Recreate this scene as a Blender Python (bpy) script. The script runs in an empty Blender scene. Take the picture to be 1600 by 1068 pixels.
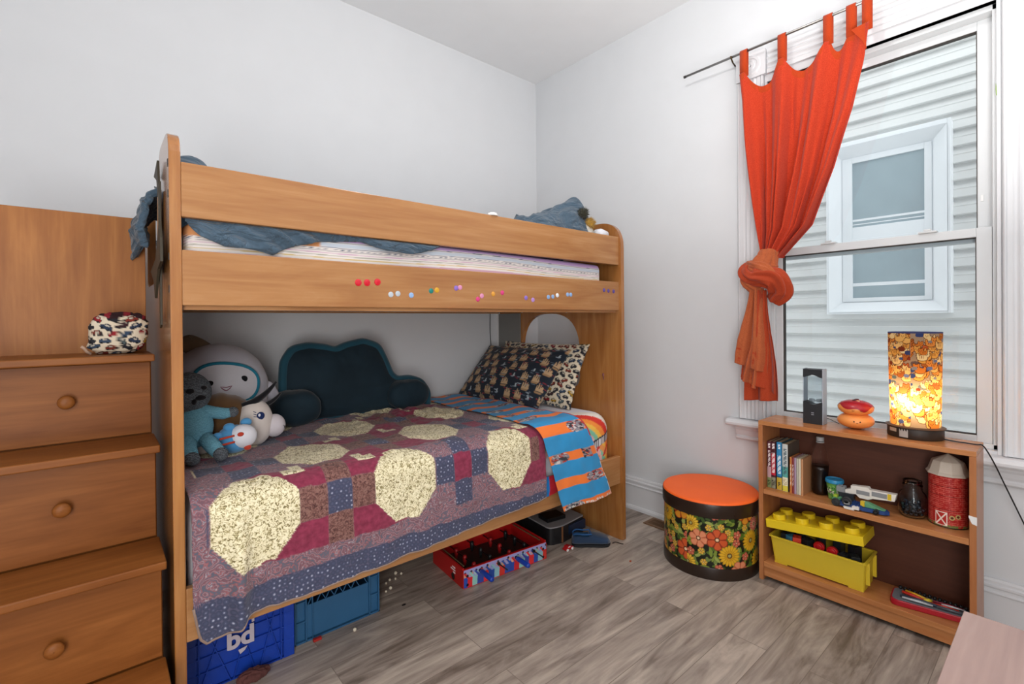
import bpy, math, random
import numpy as np
from mathutils import Vector, Matrix, noise as mnoise

S = bpy.context.scene
C = S.collection
PI = math.pi

# ---------------------------------------------------------------- camera
cam_data = bpy.data.cameras.new('camera')
cam = bpy.data.objects.new('camera', cam_data)
C.objects.link(cam)
R_ = Vector((0.75829, -0.65185, -0.00894))
U_ = Vector((0.01066, -0.00131, 0.99994))
F_ = Vector((0.65183, 0.75834, -0.00596))
m = Matrix((R_, U_, -F_)).transposed().to_4x4()
m.translation = Vector((-2.5917, -2.7093, 1.2027))
cam.matrix_world = m
cam_data.sensor_width = 36
cam_data.lens = 755.6 / 1600 * 36
cam_data.shift_y = -28.57 / 1600
cam_data.clip_start = 0.05
S.camera = cam

# ---------------------------------------------------------------- world, lamps, exposure
S.view_settings.view_transform = 'Standard'
S.view_settings.look = 'None'
S.view_settings.gamma = 1
S.view_settings.use_curve_mapping = False
S.view_settings.exposure = -0.10
w = bpy.data.worlds.new('overcast_sky'); S.world = w; w.use_nodes = True
w.node_tree.nodes['Background'].inputs[0].default_value = (1.0, 0.985, 0.965, 1)
w.node_tree.nodes['Background'].inputs[1].default_value = 2.35


def lamp(name, kind, loc, energy, color=(1, 1, 1), size=0.1, rot=None, size_y=None):
    d = bpy.data.lights.new(name, kind); d.energy = energy; d.color = color
    if kind == 'AREA':
        d.size = size
        if size_y: d.shape = 'RECTANGLE'; d.size_y = size_y
    else:
        d.shadow_soft_size = size
    o = bpy.data.objects.new(name, d); C.objects.link(o); o.location = loc
    if rot: o.rotation_euler = rot
    return o


lamp('ceiling_light', 'POINT', (-1.35, -1.76, 2.86), 22, (1.0, 0.975, 0.94), 0.05)
# added soft fill from behind the camera, lifting the room and lower bunk
lamp('room_fill', 'AREA', (-3.25, -3.3, 1.15), 62, (1.0, 0.985, 0.97), 1.0,
     (math.radians(90), 0, math.radians(-42)), 1.9)
# added unseen area light aimed upward to brighten the ceiling
lamp('ceiling_fill', 'AREA', (-1.3, -2.7, 1.5), 36, (1.0, 0.985, 0.96), 0.9, (math.radians(180), 0, 0), 0.7)

# ---------------------------------------------------------------- helpers
OFF = {}


def lin(c):
    if isinstance(c, str):
        c = c.lstrip('#'); c = [int(c[i:i + 2], 16) for i in (0, 2, 4)]
    r = []
    for x in c[:3]:
        x = x / 255.0
        r.append(x / 12.92 if x <= 0.04045 else ((x + 0.055) / 1.055) ** 2.4)
    return (r[0], r[1], r[2], 1.0)


def thing(name, label, cat, loc=(0, 0, 0), group=None):
    o = bpy.data.objects.new(name, None); C.objects.link(o)
    o.location = loc; o.empty_display_size = 0.05
    o['label'] = label; o['category'] = cat
    if group: o['group'] = group
    OFF[o.name] = Vector(loc)
    return o


def tag(o, label, cat, group=None, kind=None):
    o['label'] = label; o['category'] = cat
    if group: o['group'] = group
    if kind: o['kind'] = kind
    return o


def struct(o):
    o['kind'] = 'structure'
    return o


class MB:
    def __init__(s): s.v = []; s.f = []; s.m = []; s.cm = 0

    def add(s, vs, fs):
        n = len(s.v); s.v += [tuple(p) for p in vs]
        for f in fs: s.f.append([n + i for i in f]); s.m.append(s.cm)
        return s

    def box(s, x0, x1, y0, y1, z0, z1):
        x0, x1 = min(x0, x1), max(x0, x1); y0, y1 = min(y0, y1), max(y0, y1); z0, z1 = min(z0, z1), max(z0, z1)
        vs = [(x, y, z) for z in (z0, z1) for y in (y0, y1) for x in (x0, x1)]
        return s.add(vs, [(0, 2, 3, 1), (4, 5, 7, 6), (0, 1, 5, 4), (2, 6, 7, 3), (0, 4, 6, 2), (1, 3, 7, 5)])

    def prism(s, pts, axis, a0, a1, hole=None):
        """outline pts (2d) extruded along axis 'x' (pts=y,z), 'y' (pts=x,z) or 'z' (pts=x,y)"""
        def P(p, a):
            return {'x': (a, p[0], p[1]), 'y': (p[0], a, p[1]), 'z': (p[0], p[1], a)}[axis]
        n = len(pts)
        if hole is None:
            vs = [P(p, a0) for p in pts] + [P(p, a1) for p in pts]
            fs = [list(range(n))[::-1], [n + i for i in range(n)]]
            fs += [(i, (i + 1) % n, n + (i + 1) % n, n + i) for i in range(n)]
            return s.add(vs, fs)
        # outline and hole have the same count, bridged
        vs = [P(p, a0) for p in pts] + [P(p, a0) for p in hole] + [P(p, a1) for p in pts] + [P(p, a1) for p in hole]
        fs = []
        for i in range(n):
            j = (i + 1) % n
            fs += [(i, n + i, n + j, j), (2 * n + i, 2 * n + j, 3 * n + j, 3 * n + i),
                   (i, j, 2 * n + j, 2 * n + i), (n + i, 3 * n + i, 3 * n + j, n + j)]
        return s.add(vs, fs)

    def lathe(s, prof, c, n=40, sx=1, sy=1, caps=True):
        """prof: list of (r, z)"""
        vs = []
        for r, z in prof:
            for i in range(n):
                a = 2 * PI * i / n
                vs.append((c[0] + r * sx * math.cos(a), c[1] + r * sy * math.sin(a), c[2] + z))
        fs = []
        for k in range(len(prof) - 1):
            for i in range(n):
                j = (i + 1) % n
                fs.append((k * n + i, k * n + j, (k + 1) * n + j, (k + 1) * n + i))
        if caps:
            fs.append(list(range(n))[::-1]); fs.append([(len(prof) - 1) * n + i for i in range(n)])
        return s.add(vs, fs)

    def grid(s, nu, nv, fn, cu=False, cv=False):
        vs = [fn(i / (nu if cu else nu - 1), j / (nv if cv else nv - 1)) for j in range(nv) for i in range(nu)]
        fs = []
        for j in range(nv if cv else nv - 1):
            for i in range(nu if cu else nu - 1):
                i2 = (i + 1) % nu; j2 = (j + 1) % nv
                fs.append((j * nu + i, j * nu + i2, j2 * nu + i2, j2 * nu + i))
        return s.add(vs, fs)

    def ball(s, c, r, rot=None, nu=32, nv=20, fn=None):
        """ellipsoid, fn(dir)->scale of radius"""
        if not hasattr(r, '__len__'): r = (r, r, r)
        vs = []; c = Vector(c)
        for j in range(nv + 1):
            t = PI * j / nv
            for i in range(nu):
                a = 2 * PI * i / nu
                d = Vector((math.sin(t) * math.cos(a), math.sin(t) * math.sin(a), math.cos(t)))
                k = fn(d) if fn else 1
                p = Vector((d.x * r[0] * k, d.y * r[1] * k, d.z * r[2] * k))
                if rot: p = rot @ p
                vs.append(c + p)
        fs = []
        for j in range(nv):
            for i in range(nu):
                i2 = (i + 1) % nu
                fs.append((j * nu + i, (j + 1) * nu + i, (j + 1) * nu + i2, j * nu + i2))
        return s.add(vs, fs)

    def tube(s, path, r, n=10, cap=True, closed=False):
        P = [Vector(p) for p in path]; N = len(P)
        rr = r if hasattr(r, '__len__') else [r] * N
        vs = []; up = None
        for i, p in enumerate(P):
            if closed: t = (P[(i + 1) % N] - P[i - 1]).normalized()
            else: t = (P[min(i + 1, N - 1)] - P[max(i - 1, 0)]).normalized()
            if up is None:
                up = Vector((0, 0, 1)) if abs(t.z) < 0.9 else Vector((1, 0, 0))
            a = t.cross(up).normalized(); b = a.cross(t).normalized(); up = b
            for k in range(n):
                w_ = 2 * PI * k / n
                vs.append(p + a * (rr[i] * math.cos(w_)) + b * (rr[i] * math.sin(w_)))
        fs = []
        for i in range(N if closed else N - 1):
            i2 = (i + 1) % N
            for k in range(n):
                k2 = (k + 1) % n
                fs.append((i * n + k, i * n + k2, i2 * n + k2, i2 * n + k))
        if cap and not closed:
            fs.append(list(range(n))[::-1]); fs.append([(N - 1) * n + k for k in range(n)])
        return s.add(vs, fs)

    def build(s, name, mat, parent=None, smooth=False, bevel=0.0, solid=0.0, sub=0, seg=2, rot=None, pivot=None, uv=None):
        off = OFF.get(parent.name, Vector()) if parent else Vector()
        me = bpy.data.meshes.new(name)
        V = [Vector(p) for p in s.v]
        if rot:
            pv = Vector(pivot); V = [pv + rot @ (p - pv) for p in V]
        me.from_pydata([p - off for p in V], [], s.f)
        mats = mat if isinstance(mat, (list, tuple)) else [mat]
        for mm in mats: me.materials.append(mm)
        if len(mats) > 1: me.polygons.foreach_set('material_index', s.m)
        if smooth: me.polygons.foreach_set('use_smooth', [True] * len(me.polygons))
        me.update()
        o = bpy.data.objects.new(name, me); C.objects.link(o)
        if parent: o.parent = parent
        OFF[o.name] = off
        if solid:
            md = o.modifiers.new('thickness', 'SOLIDIFY'); md.thickness = solid; md.offset = 0
        if bevel:
            md = o.modifiers.new('bevel', 'BEVEL'); md.width = bevel; md.segments = seg; md.limit_method = 'ANGLE'; md.angle_limit = 0.6
        if sub:
            md = o.modifiers.new('subdivision', 'SUBSURF'); md.levels = sub; md.render_levels = sub
        if smooth == 'auto':
            try:
                me.set_sharp_from_angle(angle=math.radians(35))
            except Exception: pass
        return o


def paint(o, fn, name='Col'):
    """fn(N x 3 world coords array) -> N x 3 sRGB 0..255 colours of the thing itself"""
    me = o.data; n = len(me.vertices)
    co = np.empty(n * 3, 'f'); me.vertices.foreach_get('co', co); co = co.reshape(-1, 3) + np.array(OFF[o.name])
    col = np.asarray(fn(co), 'f')
    x = col / 255.0
    l = np.where(x <= 0.04045, x / 12.92, ((x + 0.055) / 1.055) ** 2.4)
    out = np.ones((n, 4), 'f'); out[:, :3] = l
    a = me.attributes.new(name, 'FLOAT_COLOR', 'POINT'); a.data.foreach_set('color', out.ravel())
    return o


def round_poly(pts, rad, seg=6):
    """round the corners of a 2d polygon; rad: number or list"""
    out = []; n = len(pts)
    for i, p in enumerate(pts):
        r = rad[i] if hasattr(rad, '__len__') else rad
        p = Vector(p); a = Vector(pts[i - 1]); b = Vector(pts[(i + 1) % n])
        if r <= 0: out.append(tuple(p)); continue
        da = (a - p).normalized(); db = (b - p).normalized()
        p0 = p + da * r; p1 = p + db * r
        for k in range(seg + 1):
            t = k / seg
            q = p0 * (1 - t) ** 2 + p * 2 * t * (1 - t) + p1 * t * t
            out.append(tuple(q))
    return out


# ---------------------------------------------------------------- materials
def new_mat(name):
    mt = bpy.data.materials.new(name); mt.use_nodes = True
    nt = mt.node_tree; bs = nt.nodes['Principled BSDF']
    return mt, nt, bs


def nd(nt, t, **k):
    n = nt.nodes.new(t)
    for a, b in k.items():
        if a.startswith('i_'): n.inputs[int(a[2:])].default_value = b
        else: setattr(n, a, b)
    return n


def bump(nt, bs, hsock, strength=0.3, dist=0.002):
    b = nd(nt, 'ShaderNodeBump'); b.inputs['Strength'].default_value = strength; b.inputs['Distance'].default_value = dist
    nt.links.new(hsock, b.inputs['Height']); nt.links.new(b.outputs[0], bs.inputs['Normal'])


def plain(name, col, rough=0.5, metal=0, spec=0.5, nscale=0, nstr=0.2, ndist=0.001, var=0.0, sheen=0, coat=0, trans=0, ior=1.45, emis=None, estr=0):
    mt, nt, bs = new_mat(name); c = lin(col)
    bs.inputs['Base Color'].default_value = c
    bs.inputs['Roughness'].default_value = rough; bs.inputs['Metallic'].default_value = metal
    bs.inputs['Specular IOR Level'].default_value = spec
    bs.inputs['Sheen Weight'].default_value = sheen; bs.inputs['Coat Weight'].default_value = coat
    bs.inputs['Transmission Weight'].default_value = trans; bs.inputs['IOR'].default_value = ior
    if emis: bs.inputs['Emission Color'].default_value = lin(emis); bs.inputs['Emission Strength'].default_value = estr
    tc = nd(nt, 'ShaderNodeTexCoord')
    nz = nd(nt, 'ShaderNodeTexNoise'); nz.inputs['Scale'].default_value = nscale or 12; nz.inputs['Detail'].default_value = 4
    nt.links.new(tc.outputs['Object'], nz.inputs['Vector'])
    if nscale: bump(nt, bs, nz.outputs[0], nstr, ndist)
    v = var or 0.04
    cr = nd(nt, 'ShaderNodeValToRGB')
    cr.color_ramp.elements[0].color = tuple(x * (1 - v) for x in c[:3]) + (1,)
    cr.color_ramp.elements[1].color = tuple(min(1, x * (1 + v)) for x in c[:3]) + (1,)
    cr.color_ramp.elements[0].position = 0.3; cr.color_ramp.elements[1].position = 0.7
    nz2 = nd(nt, 'ShaderNodeTexNoise'); nz2.inputs['Scale'].default_value = 6; nz2.inputs['Detail'].default_value = 5
    nt.links.new(tc.outputs['Object'], nz2.inputs['Vector'])
    nt.links.new(nz2.outputs[0], cr.inputs[0]); nt.links.new(cr.outputs[0], bs.inputs['Base Color'])
    return mt


def wood(name, c1, c2, axis, rough=0.3, scale=1.0, streak=0.5, c3=None, coat=0.0, spec=0.36):
    mt, nt, bs = new_mat(name)
    tc = nd(nt, 'ShaderNodeTexCoord'); mp = nd(nt, 'ShaderNodeMapping')
    sc = [9 * scale] * 3; sc['xyz'.index(axis)] = 1.0 * scale
    mp.inputs['Scale'].default_value = sc
    nt.links.new(tc.outputs['Object'], mp.inputs['Vector'])
    n1 = nd(nt, 'ShaderNodeTexNoise'); n1.inputs['Scale'].default_value = 1.3; n1.inputs['Detail'].default_value = 6
    n1.inputs['Distortion'].default_value = 1.6; n1.inputs['Roughness'].default_value = 0.55
    nt.links.new(mp.outputs[0], n1.inputs['Vector'])
    mp2 = nd(nt, 'ShaderNodeMapping'); sc2 = [120 * scale] * 3; sc2['xyz'.index(axis)] = 5.0 * scale
    mp2.inputs['Scale'].default_value = sc2
    nt.links.new(tc.outputs['Object'], mp2.inputs['Vector'])
    n2 = nd(nt, 'ShaderNodeTexNoise'); n2.inputs['Scale'].default_value = 1.0; n2.inputs['Detail'].default_value = 4
    nt.links.new(mp2.outputs[0], n2.inputs['Vector'])
    mx = nd(nt, 'ShaderNodeMath', operation='MULTIPLY_ADD'); mx.inputs[1].default_value = streak * 0.5
    nt.links.new(n2.outputs[0], mx.inputs[0]); 
    m2 = nd(nt, 'ShaderNodeMath', operation='MULTIPLY'); m2.inputs[1].default_value = 1 - streak * 0.5
    nt.links.new(n1.outputs[0], m2.inputs[0]); nt.links.new(m2.outputs[0], mx.inputs[2])
    cr = nd(nt, 'ShaderNodeValToRGB'); e = cr.color_ramp.elements
    e[0].position = 0.30; e[0].color = lin(c1); e[1].position = 0.70; e[1].color = lin(c2)
    if c3:
        x = e.new(0.5); x.color = lin(c3)
    nt.links.new(mx.outputs[0], cr.inputs[0]); nt.links.new(cr.outputs[0], bs.inputs['Base Color'])
    bs.inputs['Roughness'].default_value = rough; bs.inputs['Coat Weight'].default_value = coat
    bs.inputs['Coat Roughness'].default_value = 0.15
    bs.inputs['Specular IOR Level'].default_value = spec
    bump(nt, bs, n2.outputs[0], 0.08, 0.0005)
    return mt


def painted(name, rough=0.8, weave=0, wstr=0.3, sheen=0.0, trans_l=0.0, spec=0.3, emit=0):
    """colour comes from the object's own painted attribute"""
    mt, nt, bs = new_mat(name)
    at = nd(nt, 'ShaderNodeAttribute', attribute_name='Col')
    src = at.outputs['Color']
    tc = nd(nt, 'ShaderNodeTexCoord')
    nz = nd(nt, 'ShaderNodeTexNoise'); nz.inputs['Scale'].default_value = weave or 60; nz.inputs['Detail'].default_value = 3
    nt.links.new(tc.outputs['Object'], nz.inputs['Vector'])
    if weave: bump(nt, bs, nz.outputs[0], wstr, 0.0012)
    nt.links.new(src, bs.inputs['Base Color'])
    bs.inputs['Roughness'].default_value = rough; bs.inputs['Sheen Weight'].default_value = sheen
    bs.inputs['Specular IOR Level'].default_value = spec
    if trans_l:
        out = nt.nodes['Material Output']; tl = nd(nt, 'ShaderNodeBsdfTranslucent'); mx = nd(nt, 'ShaderNodeMixShader')
        mx.inputs[0].default_value = trans_l
        nt.links.new(src, tl.inputs[0]); nt.links.new(bs.outputs[0], mx.inputs[1]); nt.links.new(tl.outputs[0], mx.inputs[2])
        nt.links.new(mx.outputs[0], out.inputs[0])
    return mt


def pane_mat(name, tint='#f4f8fa', fres=1.45):
    mt, nt, bs = new_mat(name); nt.nodes.remove(bs)
    out = nt.nodes['Material Output']
    tr = nd(nt, 'ShaderNodeBsdfTransparent'); tr.inputs[0].default_value = lin(tint)
    gl = nd(nt, 'ShaderNodeBsdfGlossy'); gl.inputs['Roughness'].default_value = 0.02
    fr = nd(nt, 'ShaderNodeFresnel'); fr.inputs[0].default_value = fres
    mx = nd(nt, 'ShaderNodeMixShader')
    nt.links.new(fr.outputs[0], mx.inputs[0]); nt.links.new(tr.outputs[0], mx.inputs[1]); nt.links.new(gl.outputs[0], mx.inputs[2])
    nt.links.new(mx.outputs[0], out.inputs[0])
    return mt


M = {}
M['wall'] = plain('wall_paint', '#d3d5d8', 0.75, nscale=160, nstr=0.05, ndist=0.001, var=0.012, spec=0.3)
M['ceil'] = plain('ceiling_paint', '#e9e9ea', 0.9, nscale=90, nstr=0.05, var=0.012, spec=0.2)
M['trim'] = plain('white_gloss_trim', '#d4d5d8', 0.35, nscale=30, nstr=0.05, var=0.015)
M['vinyl'] = plain('window_vinyl', '#d4d7d9', 0.35, var=0.01)
M['seam'] = plain('dark_gasket', '#3c3632', 0.7)
B1, B2, B3 = '#98673f', '#b68a5e', '#a8784c'
M['wx'] = wood('honey_maple_laminate_along_x', B1, B2, 'x', 0.27, c3=B3)
M['wy'] = wood('honey_maple_laminate_along_y', B1, B2, 'y', 0.27, c3=B3)
M['wz'] = wood('honey_maple_laminate_upright', '#8e582a', '#b27c46', 'z', 0.27, c3='#a06936', coat=.7)
M['edge'] = wood('maple_edge_band', '#b98450', '#d0a06a', 'z', 0.3)
M['sx'] = wood('stair_laminate_along_x', '#6c3c16', '#90592a', 'x', 0.42, c3='#7e4a20', spec=.18)
M['bky'] = wood('teak_veneer_along_y', '#a8693c', '#c4885a', 'y', 0.27, c3='#b67848')
M['bkz'] = wood('teak_veneer_upright', '#a06238', '#bd7e50', 'z', 0.3)
M['bkd'] = wood('dark_hardboard', '#4c281a', '#5e3424', 'y', 0.5)
M['steel'] = plain('brushed_steel', '#9a9895', 0.3, metal=1)
M['black'] = plain('black_plastic', '#17181a', 0.4)
M['white'] = plain('white_plastic', '#e6e6e6', 0.4)


def floor_mat():
    mt, nt, bs = new_mat('grey_oak_planks')
    tc = nd(nt, 'ShaderNodeTexCoord')
    br = nd(nt, 'ShaderNodeTexBrick', offset=0.37, offset_frequency=2)
    br.inputs['Scale'].default_value = 1.0; br.inputs['Brick Width'].default_value = 1.22; br.inputs['Row Height'].default_value = 0.138
    br.inputs['Mortar Size'].default_value = 0.0014; br.inputs['Mortar Smooth'].default_value = 0.3; br.inputs['Bias'].default_value = 0.0
    br.inputs['Color1'].default_value = (0.0, 0, 0, 1); br.inputs['Color2'].default_value = (1, 1, 1, 1); br.inputs['Mortar'].default_value = (0.5, 0.5, 0.5, 1)
    mo = nd(nt, 'ShaderNodeMapping'); mo.inputs['Location'].default_value = (0.31, 0.048, 0)
    nt.links.new(tc.outputs['Object'], mo.inputs['Vector']); nt.links.new(mo.outputs[0], br.inputs['Vector'])
    # per plank offset of the grain
    sx = nd(nt, 'ShaderNodeVectorMath', operation='MULTIPLY_ADD'); sx.inputs[1].default_value = (7.3, 3.1, 5.7)
    nt.links.new(br.outputs['Color'], sx.inputs[0]); nt.links.new(tc.outputs['Object'], sx.inputs[2])
    mp = nd(nt, 'ShaderNodeMapping'); mp.inputs['Scale'].default_value = (1.5, 8, 8)
    nt.links.new(sx.outputs[0], mp.inputs['Vector'])
    n1 = nd(nt, 'ShaderNodeTexNoise'); n1.inputs['Scale'].default_value = 1.6; n1.inputs['Detail'].default_value = 7; n1.inputs['Distortion'].default_value = 1.3
    n1.inputs['Roughness'].default_value = 0.6
    nt.links.new(mp.outputs[0], n1.inputs['Vector'])
    mp2 = nd(nt, 'ShaderNodeMapping'); mp2.inputs['Scale'].default_value = (5, 70, 70)
    nt.links.new(sx.outputs[0], mp2.inputs['Vector'])
    n2 = nd(nt, 'ShaderNodeTexNoise'); n2.inputs['Scale'].default_value = 1.0; n2.inputs['Detail'].default_value = 5; n2.inputs['Distortion'].default_value = 0.4
    nt.links.new(mp2.outputs[0], n2.inputs['Vector'])
    a = nd(nt, 'ShaderNodeMath', operation='MULTIPLY_ADD'); a.inputs[1].default_value = 0.24
    nt.links.new(n2.outputs[0], a.inputs[0])
    b = nd(nt, 'ShaderNodeMath', operation='MULTIPLY_ADD'); b.inputs[1].default_value = 0.68
    nt.links.new(n1.outputs[0], b.inputs[0])
    sp = nd(nt, 'ShaderNodeSeparateColor'); nt.links.new(br.outputs['Color'], sp.inputs[0])
    c = nd(nt, 'ShaderNodeMath', operation='MULTIPLY_ADD'); c.inputs[1].default_value = 0.13; c.inputs[2].default_value = -0.03
    nt.links.new(sp.outputs[0], c.inputs[0]); nt.links.new(c.outputs[0], b.inputs[2]); nt.links.new(b.outputs[0], a.inputs[2])
    cr = nd(nt, 'ShaderNodeValToRGB'); e = cr.color_ramp.elements
    e[0].position = 0.32; e[0].color = lin('#675a50'); e[1].position = 0.68; e[1].color = lin('#c4b6a8')
    x = e.new(0.45); x.color = lin('#91847a'); x = e.new(0.55); x.color = lin('#a99c90')
    nt.links.new(a.outputs[0], cr.inputs[0])
    mm = nd(nt, 'ShaderNodeMix', data_type='RGBA'); mm.inputs[7].default_value = lin('#776b61')
    nt.links.new(br.outputs['Fac'], mm.inputs[0]); nt.links.new(cr.outputs[0], mm.inputs[6])
    nt.links.new(mm.outputs[2], bs.inputs['Base Color'])
    bs.inputs['Roughness'].default_value = 0.42
    bump(nt, bs, n2.outputs[0], 0.12, 0.001)
    return mt


M['floor'] = floor_mat()

# ---------------------------------------------------------------- room shell
H = 3.024
XW, YF = -3.5, -3.7      # the two walls behind the photographer
struct(MB().box(XW - .1, .15, YF - .1, .1, -.06, 0).build('floor', M['floor']))
struct(MB().box(XW - .1, .15, YF - .1, .1, H, H + .08).build('ceiling', M['ceil']))
struct(MB().box(XW - .1, .0, 0, .1, 0, H).build('wall_back', M['wall']))
struct(MB().box(XW - .1, XW, YF, 0, 0, H).build('wall_left', M['wall']))
struct(MB().box(XW - .1, .0, YF - .1, YF, 0, H).build('wall_front', M['wall']))
OY0, OY1, OZ0, OZ1 = -2.53, -1.685, .66, 2.40
b = MB()
b.box(0, .15, YF - .1, OY0, 0, H); b.box(0, .15, OY1, .1, 0, H); b.box(0, .15, OY0, OY1, 0, OZ0); b.box(0, .15, OY0, OY1, OZ1, H)
struct(b.build('wall_right', M['wall']))

# baseboards: tall profile with two beads and a shoe mould
bp = [(0, 0), (.028, 0), (.028, .016), (.024, .026), (.019, .028), (.019, .150), (.024, .153), (.024, .158), (.017, .161), (.017, .170),
      (.021, .176), (.021, .184), (.014, .188), (.014, .197), (.010, .205), (0, .205)]
struct(MB().prism([(-p, z) for p, z in bp][::-1], 'y', YF, 0).build('baseboard_right', M['trim'], bevel=.001))
struct(MB().prism([(-p, z) for p, z in bp], 'x', XW, -.03).build('baseboard_back', M['trim'], bevel=.001))

# window casing: fluted sides, rosette corner blocks, head, stool and apron
def fluted(y0, y1, z0, z1):
    n = 60; pts = []
    w_ = y1 - y0
    for i in range(n + 1):
        t = i / n; y = y0 + w_ * t
        d = .018
        if t < .1 or t > .9: d = .018 + .006 * math.sin(PI * min(1, (t if t < .1 else 1 - t) / .1))
        elif .2 < t < .8:
            q = (t - .2) / .6 * 4; d = .020 - .0045 * abs(math.sin(PI * q))
        pts.append((-d, y))
    pts = [(0, y0)] + pts + [(0, y1)]
    return MB().prism(pts, 'z', z0, z1)

b = fluted(-1.683, -1.552, .68, 2.435)
struct(b.build('trim_1', M['trim'], smooth=False))
b = fluted(-2.665, -2.534, .68, 2.435)
struct(b.build('trim_2', M['trim'], smooth=False))
n = 40; pts = []
for i in range(n + 1):
    t = i / n; d = .018
    if .15 < t < .85: d = .022 - .010 * abs(math.sin(PI * (t - .15) / .7 * 3))
    pts.append((-d, 2.438 + .120 * t))
struct(MB().prism([(0, 2.438)] + pts + [(0, 2.558)], 'y', -2.53, -1.70).build('trim_3', M['trim']))
def rosette(name, yc):
    z = 2.498
    b = MB().box(-.030, 0, yc - .073, yc + .073, 2.436, 2.562)
    prof = [(.002, .0), (.008, .006), (.020, .006), (.026, -.003), (.032, -.003), (.037, .006), (.047, .006), (.053, 0)]
    n = 40; vs = []
    for r, d in prof:
        for i in range(n):
            a = 2 * PI * i / n; vs.append((-.030 - d, yc + r * math.cos(a), z + r * math.sin(a)))
    fs = [(k * n + i, (k + 1) * n + i, (k + 1) * n + (i + 1) % n, k * n + (i + 1) % n) for k in range(len(prof) - 1) for i in range(n)]
    b.add(vs, fs + [list(range(n))])
    return struct(b.build(name, M['trim']))
rosette('trim_4', -1.625); rosette('trim_5', -2.602)
stool = [(.02, .642), (-.060, .642), (-.068, .650), (-.069, .661), (-.064, .671), (-.054, .677), (.02, .677)]
struct(MB().prism(stool, 'y', -2.715, -1.500).build('trim_6', M['trim'], bevel=.002))
apron = [(0, .642), (-.030, .642), (-.030, .628), (-.024, .618), (-.020, .600), (-.016, .590), (-.020, .584), (-.020, .574), (-.012, .566), (0, .566)]
struct(MB().prism(apron, 'y', -2.68, -1.535).build('trim_7', M['trim'], bevel=.001))
# jamb lining
b = MB(); b.box(-.004, .15, OY1 - .012, OY1, .677, OZ1); b.box(-.004, .15, OY0, OY0 + .012, .677, OZ1); b.box(-.004, .15, OY0, OY1, OZ1, OZ1 + .039)
b.box(.0, .15, OY0, OY1, .655, .690)
struct(b.build('trim_8', M['trim'], bevel=.001))

# double hung vinyl window
win = bpy.data.objects.new('window_1', None); C.objects.link(win); OFF['window_1'] = Vector(); win['kind'] = 'structure'
A0, A1 = OY0 + .012, OY1 - .012
b = MB()
for (y0, y1, z0, z1) in ((A1 - .018, A1, .690, OZ1), (A0, A0 + .014, .690, OZ1), (A0, A1, .690, .708), (A0, A1, OZ1 - .022, OZ1)):
    b.box(.028, .13, y0, y1, z0, z1)
b.build('window_frame', M['vinyl'], win, bevel=.0015)
def sash(y0, y1, z0, z1, xf, wl, wr, wb, wt, nm):
    b = MB()
    b.box(xf, xf + .034, y0, y0 + wr, z0, z1); b.box(xf, xf + .034, y1 - wl, y1, z0, z1)
    b.box(xf, xf + .034, y0 + wr, y1 - wl, z0, z0 + wb); b.box(xf, xf + .034, y0 + wr, y1 - wl, z1 - wt, z1)
    s_ = b.build(nm, M['vinyl'], win, bevel=.002)
    g = MB()
    for (a, c, d, e) in ((y0 + wr, y0 + wr + .003, z0 + wb, z1 - wt), (y1 - wl - .004, y1 - wl, z0 + wb, z1 - wt), (y0 + wr, y1 - wl, z0 + wb, z0 + wb + .003), (y0 + wr, y1 - wl, z1 - wt - .003, z1 - wt)):
        g.box(xf + .004, xf + .03, a, c, d, e)
    g.build('glazing_gasket', M['seam'], s_)
    MB().box(xf + .014, xf + .018, y0 + wr, y1 - wl, z0 + wb, z1 - wt).build('glass_pane', M_pane, s_)
    return s_
M_pane = pane_mat('window_glass')
lo = sash(A0 + .016, A1 - .018, .708, 1.552, .040, .034, .045, .026, .036, 'lower_sash')
up = sash(A0 + .016, A1 - .018, 1.500, OZ1 - .022, .082, .034, .045, .034, .036, 'upper_sash')
for yl in (-1.95, -2.31):
    l = MB().box(.030, .075, yl - .03, yl + .03, 1.552, 1.560).box(.030, .05, yl - .012, yl + .012, 1.56, 1.568)
    l.build('sash_latch', M['vinyl'], win, bevel=.002)
MB().box(.079, .0825, -2.475, -2.466, 1.66, 1.685).build('tilt_button', M['white'], win, bevel=.001)
o = MB().prism([(-2.5196, 2.035), (-2.5185, 2.055), (-2.5175, 2.075), (-2.516, 2.085), (-2.5155, 2.06), (-2.517, 2.04)], 'x', -.0045, .010).build('tape_scrap', plain('green_tape', '#7a9a3a', .6)); tag(o, 'tiny scrap of green painter tape on the inner edge of the window casing', 'tape')

# ---------------------------------------------------------------- the neighbouring house, seen through the window
NX = 1.4
house = thing('neighbour_house', 'neighbouring house wall of pale grey vinyl siding seen through the window', 'house', (NX, -2, -1))
pitch = .1045; prof = []
z = -1.0; 
while z < 4.2:
    prof += [(NX - .022, z), (NX - .026, z + .004), (NX - .016, z + .050), (NX - .019, z + .056), (NX + .004, z + pitch - .012), (NX + .006, z + pitch - .001)]
    z += pitch
prof2 = [(p[0], p[1]) for p in prof]
vs = []; N_ = len(prof2)
M['siding'] = plain('vinyl_siding', '#dcdddc', 0.5, var=.02)
for y in (-7, 3): vs += [(p[0], y, p[1]) for p in prof2]
b = MB().add(vs, [(i, i + 1, N_ + i + 1, N_ + i) for i in range(N_ - 1)])
b.box(NX + .02, NX + .2, -7, 3, -1, 4.2)
b.build('siding', M['siding'], house)
M['nbw'] = plain('white_aluminium_trim', '#f0f3f6', .45, var=.01)
nw = MB()
y0, y1, z0, z1 = -2.2274, -1.5742, 1.2274, 2.3993
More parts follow.
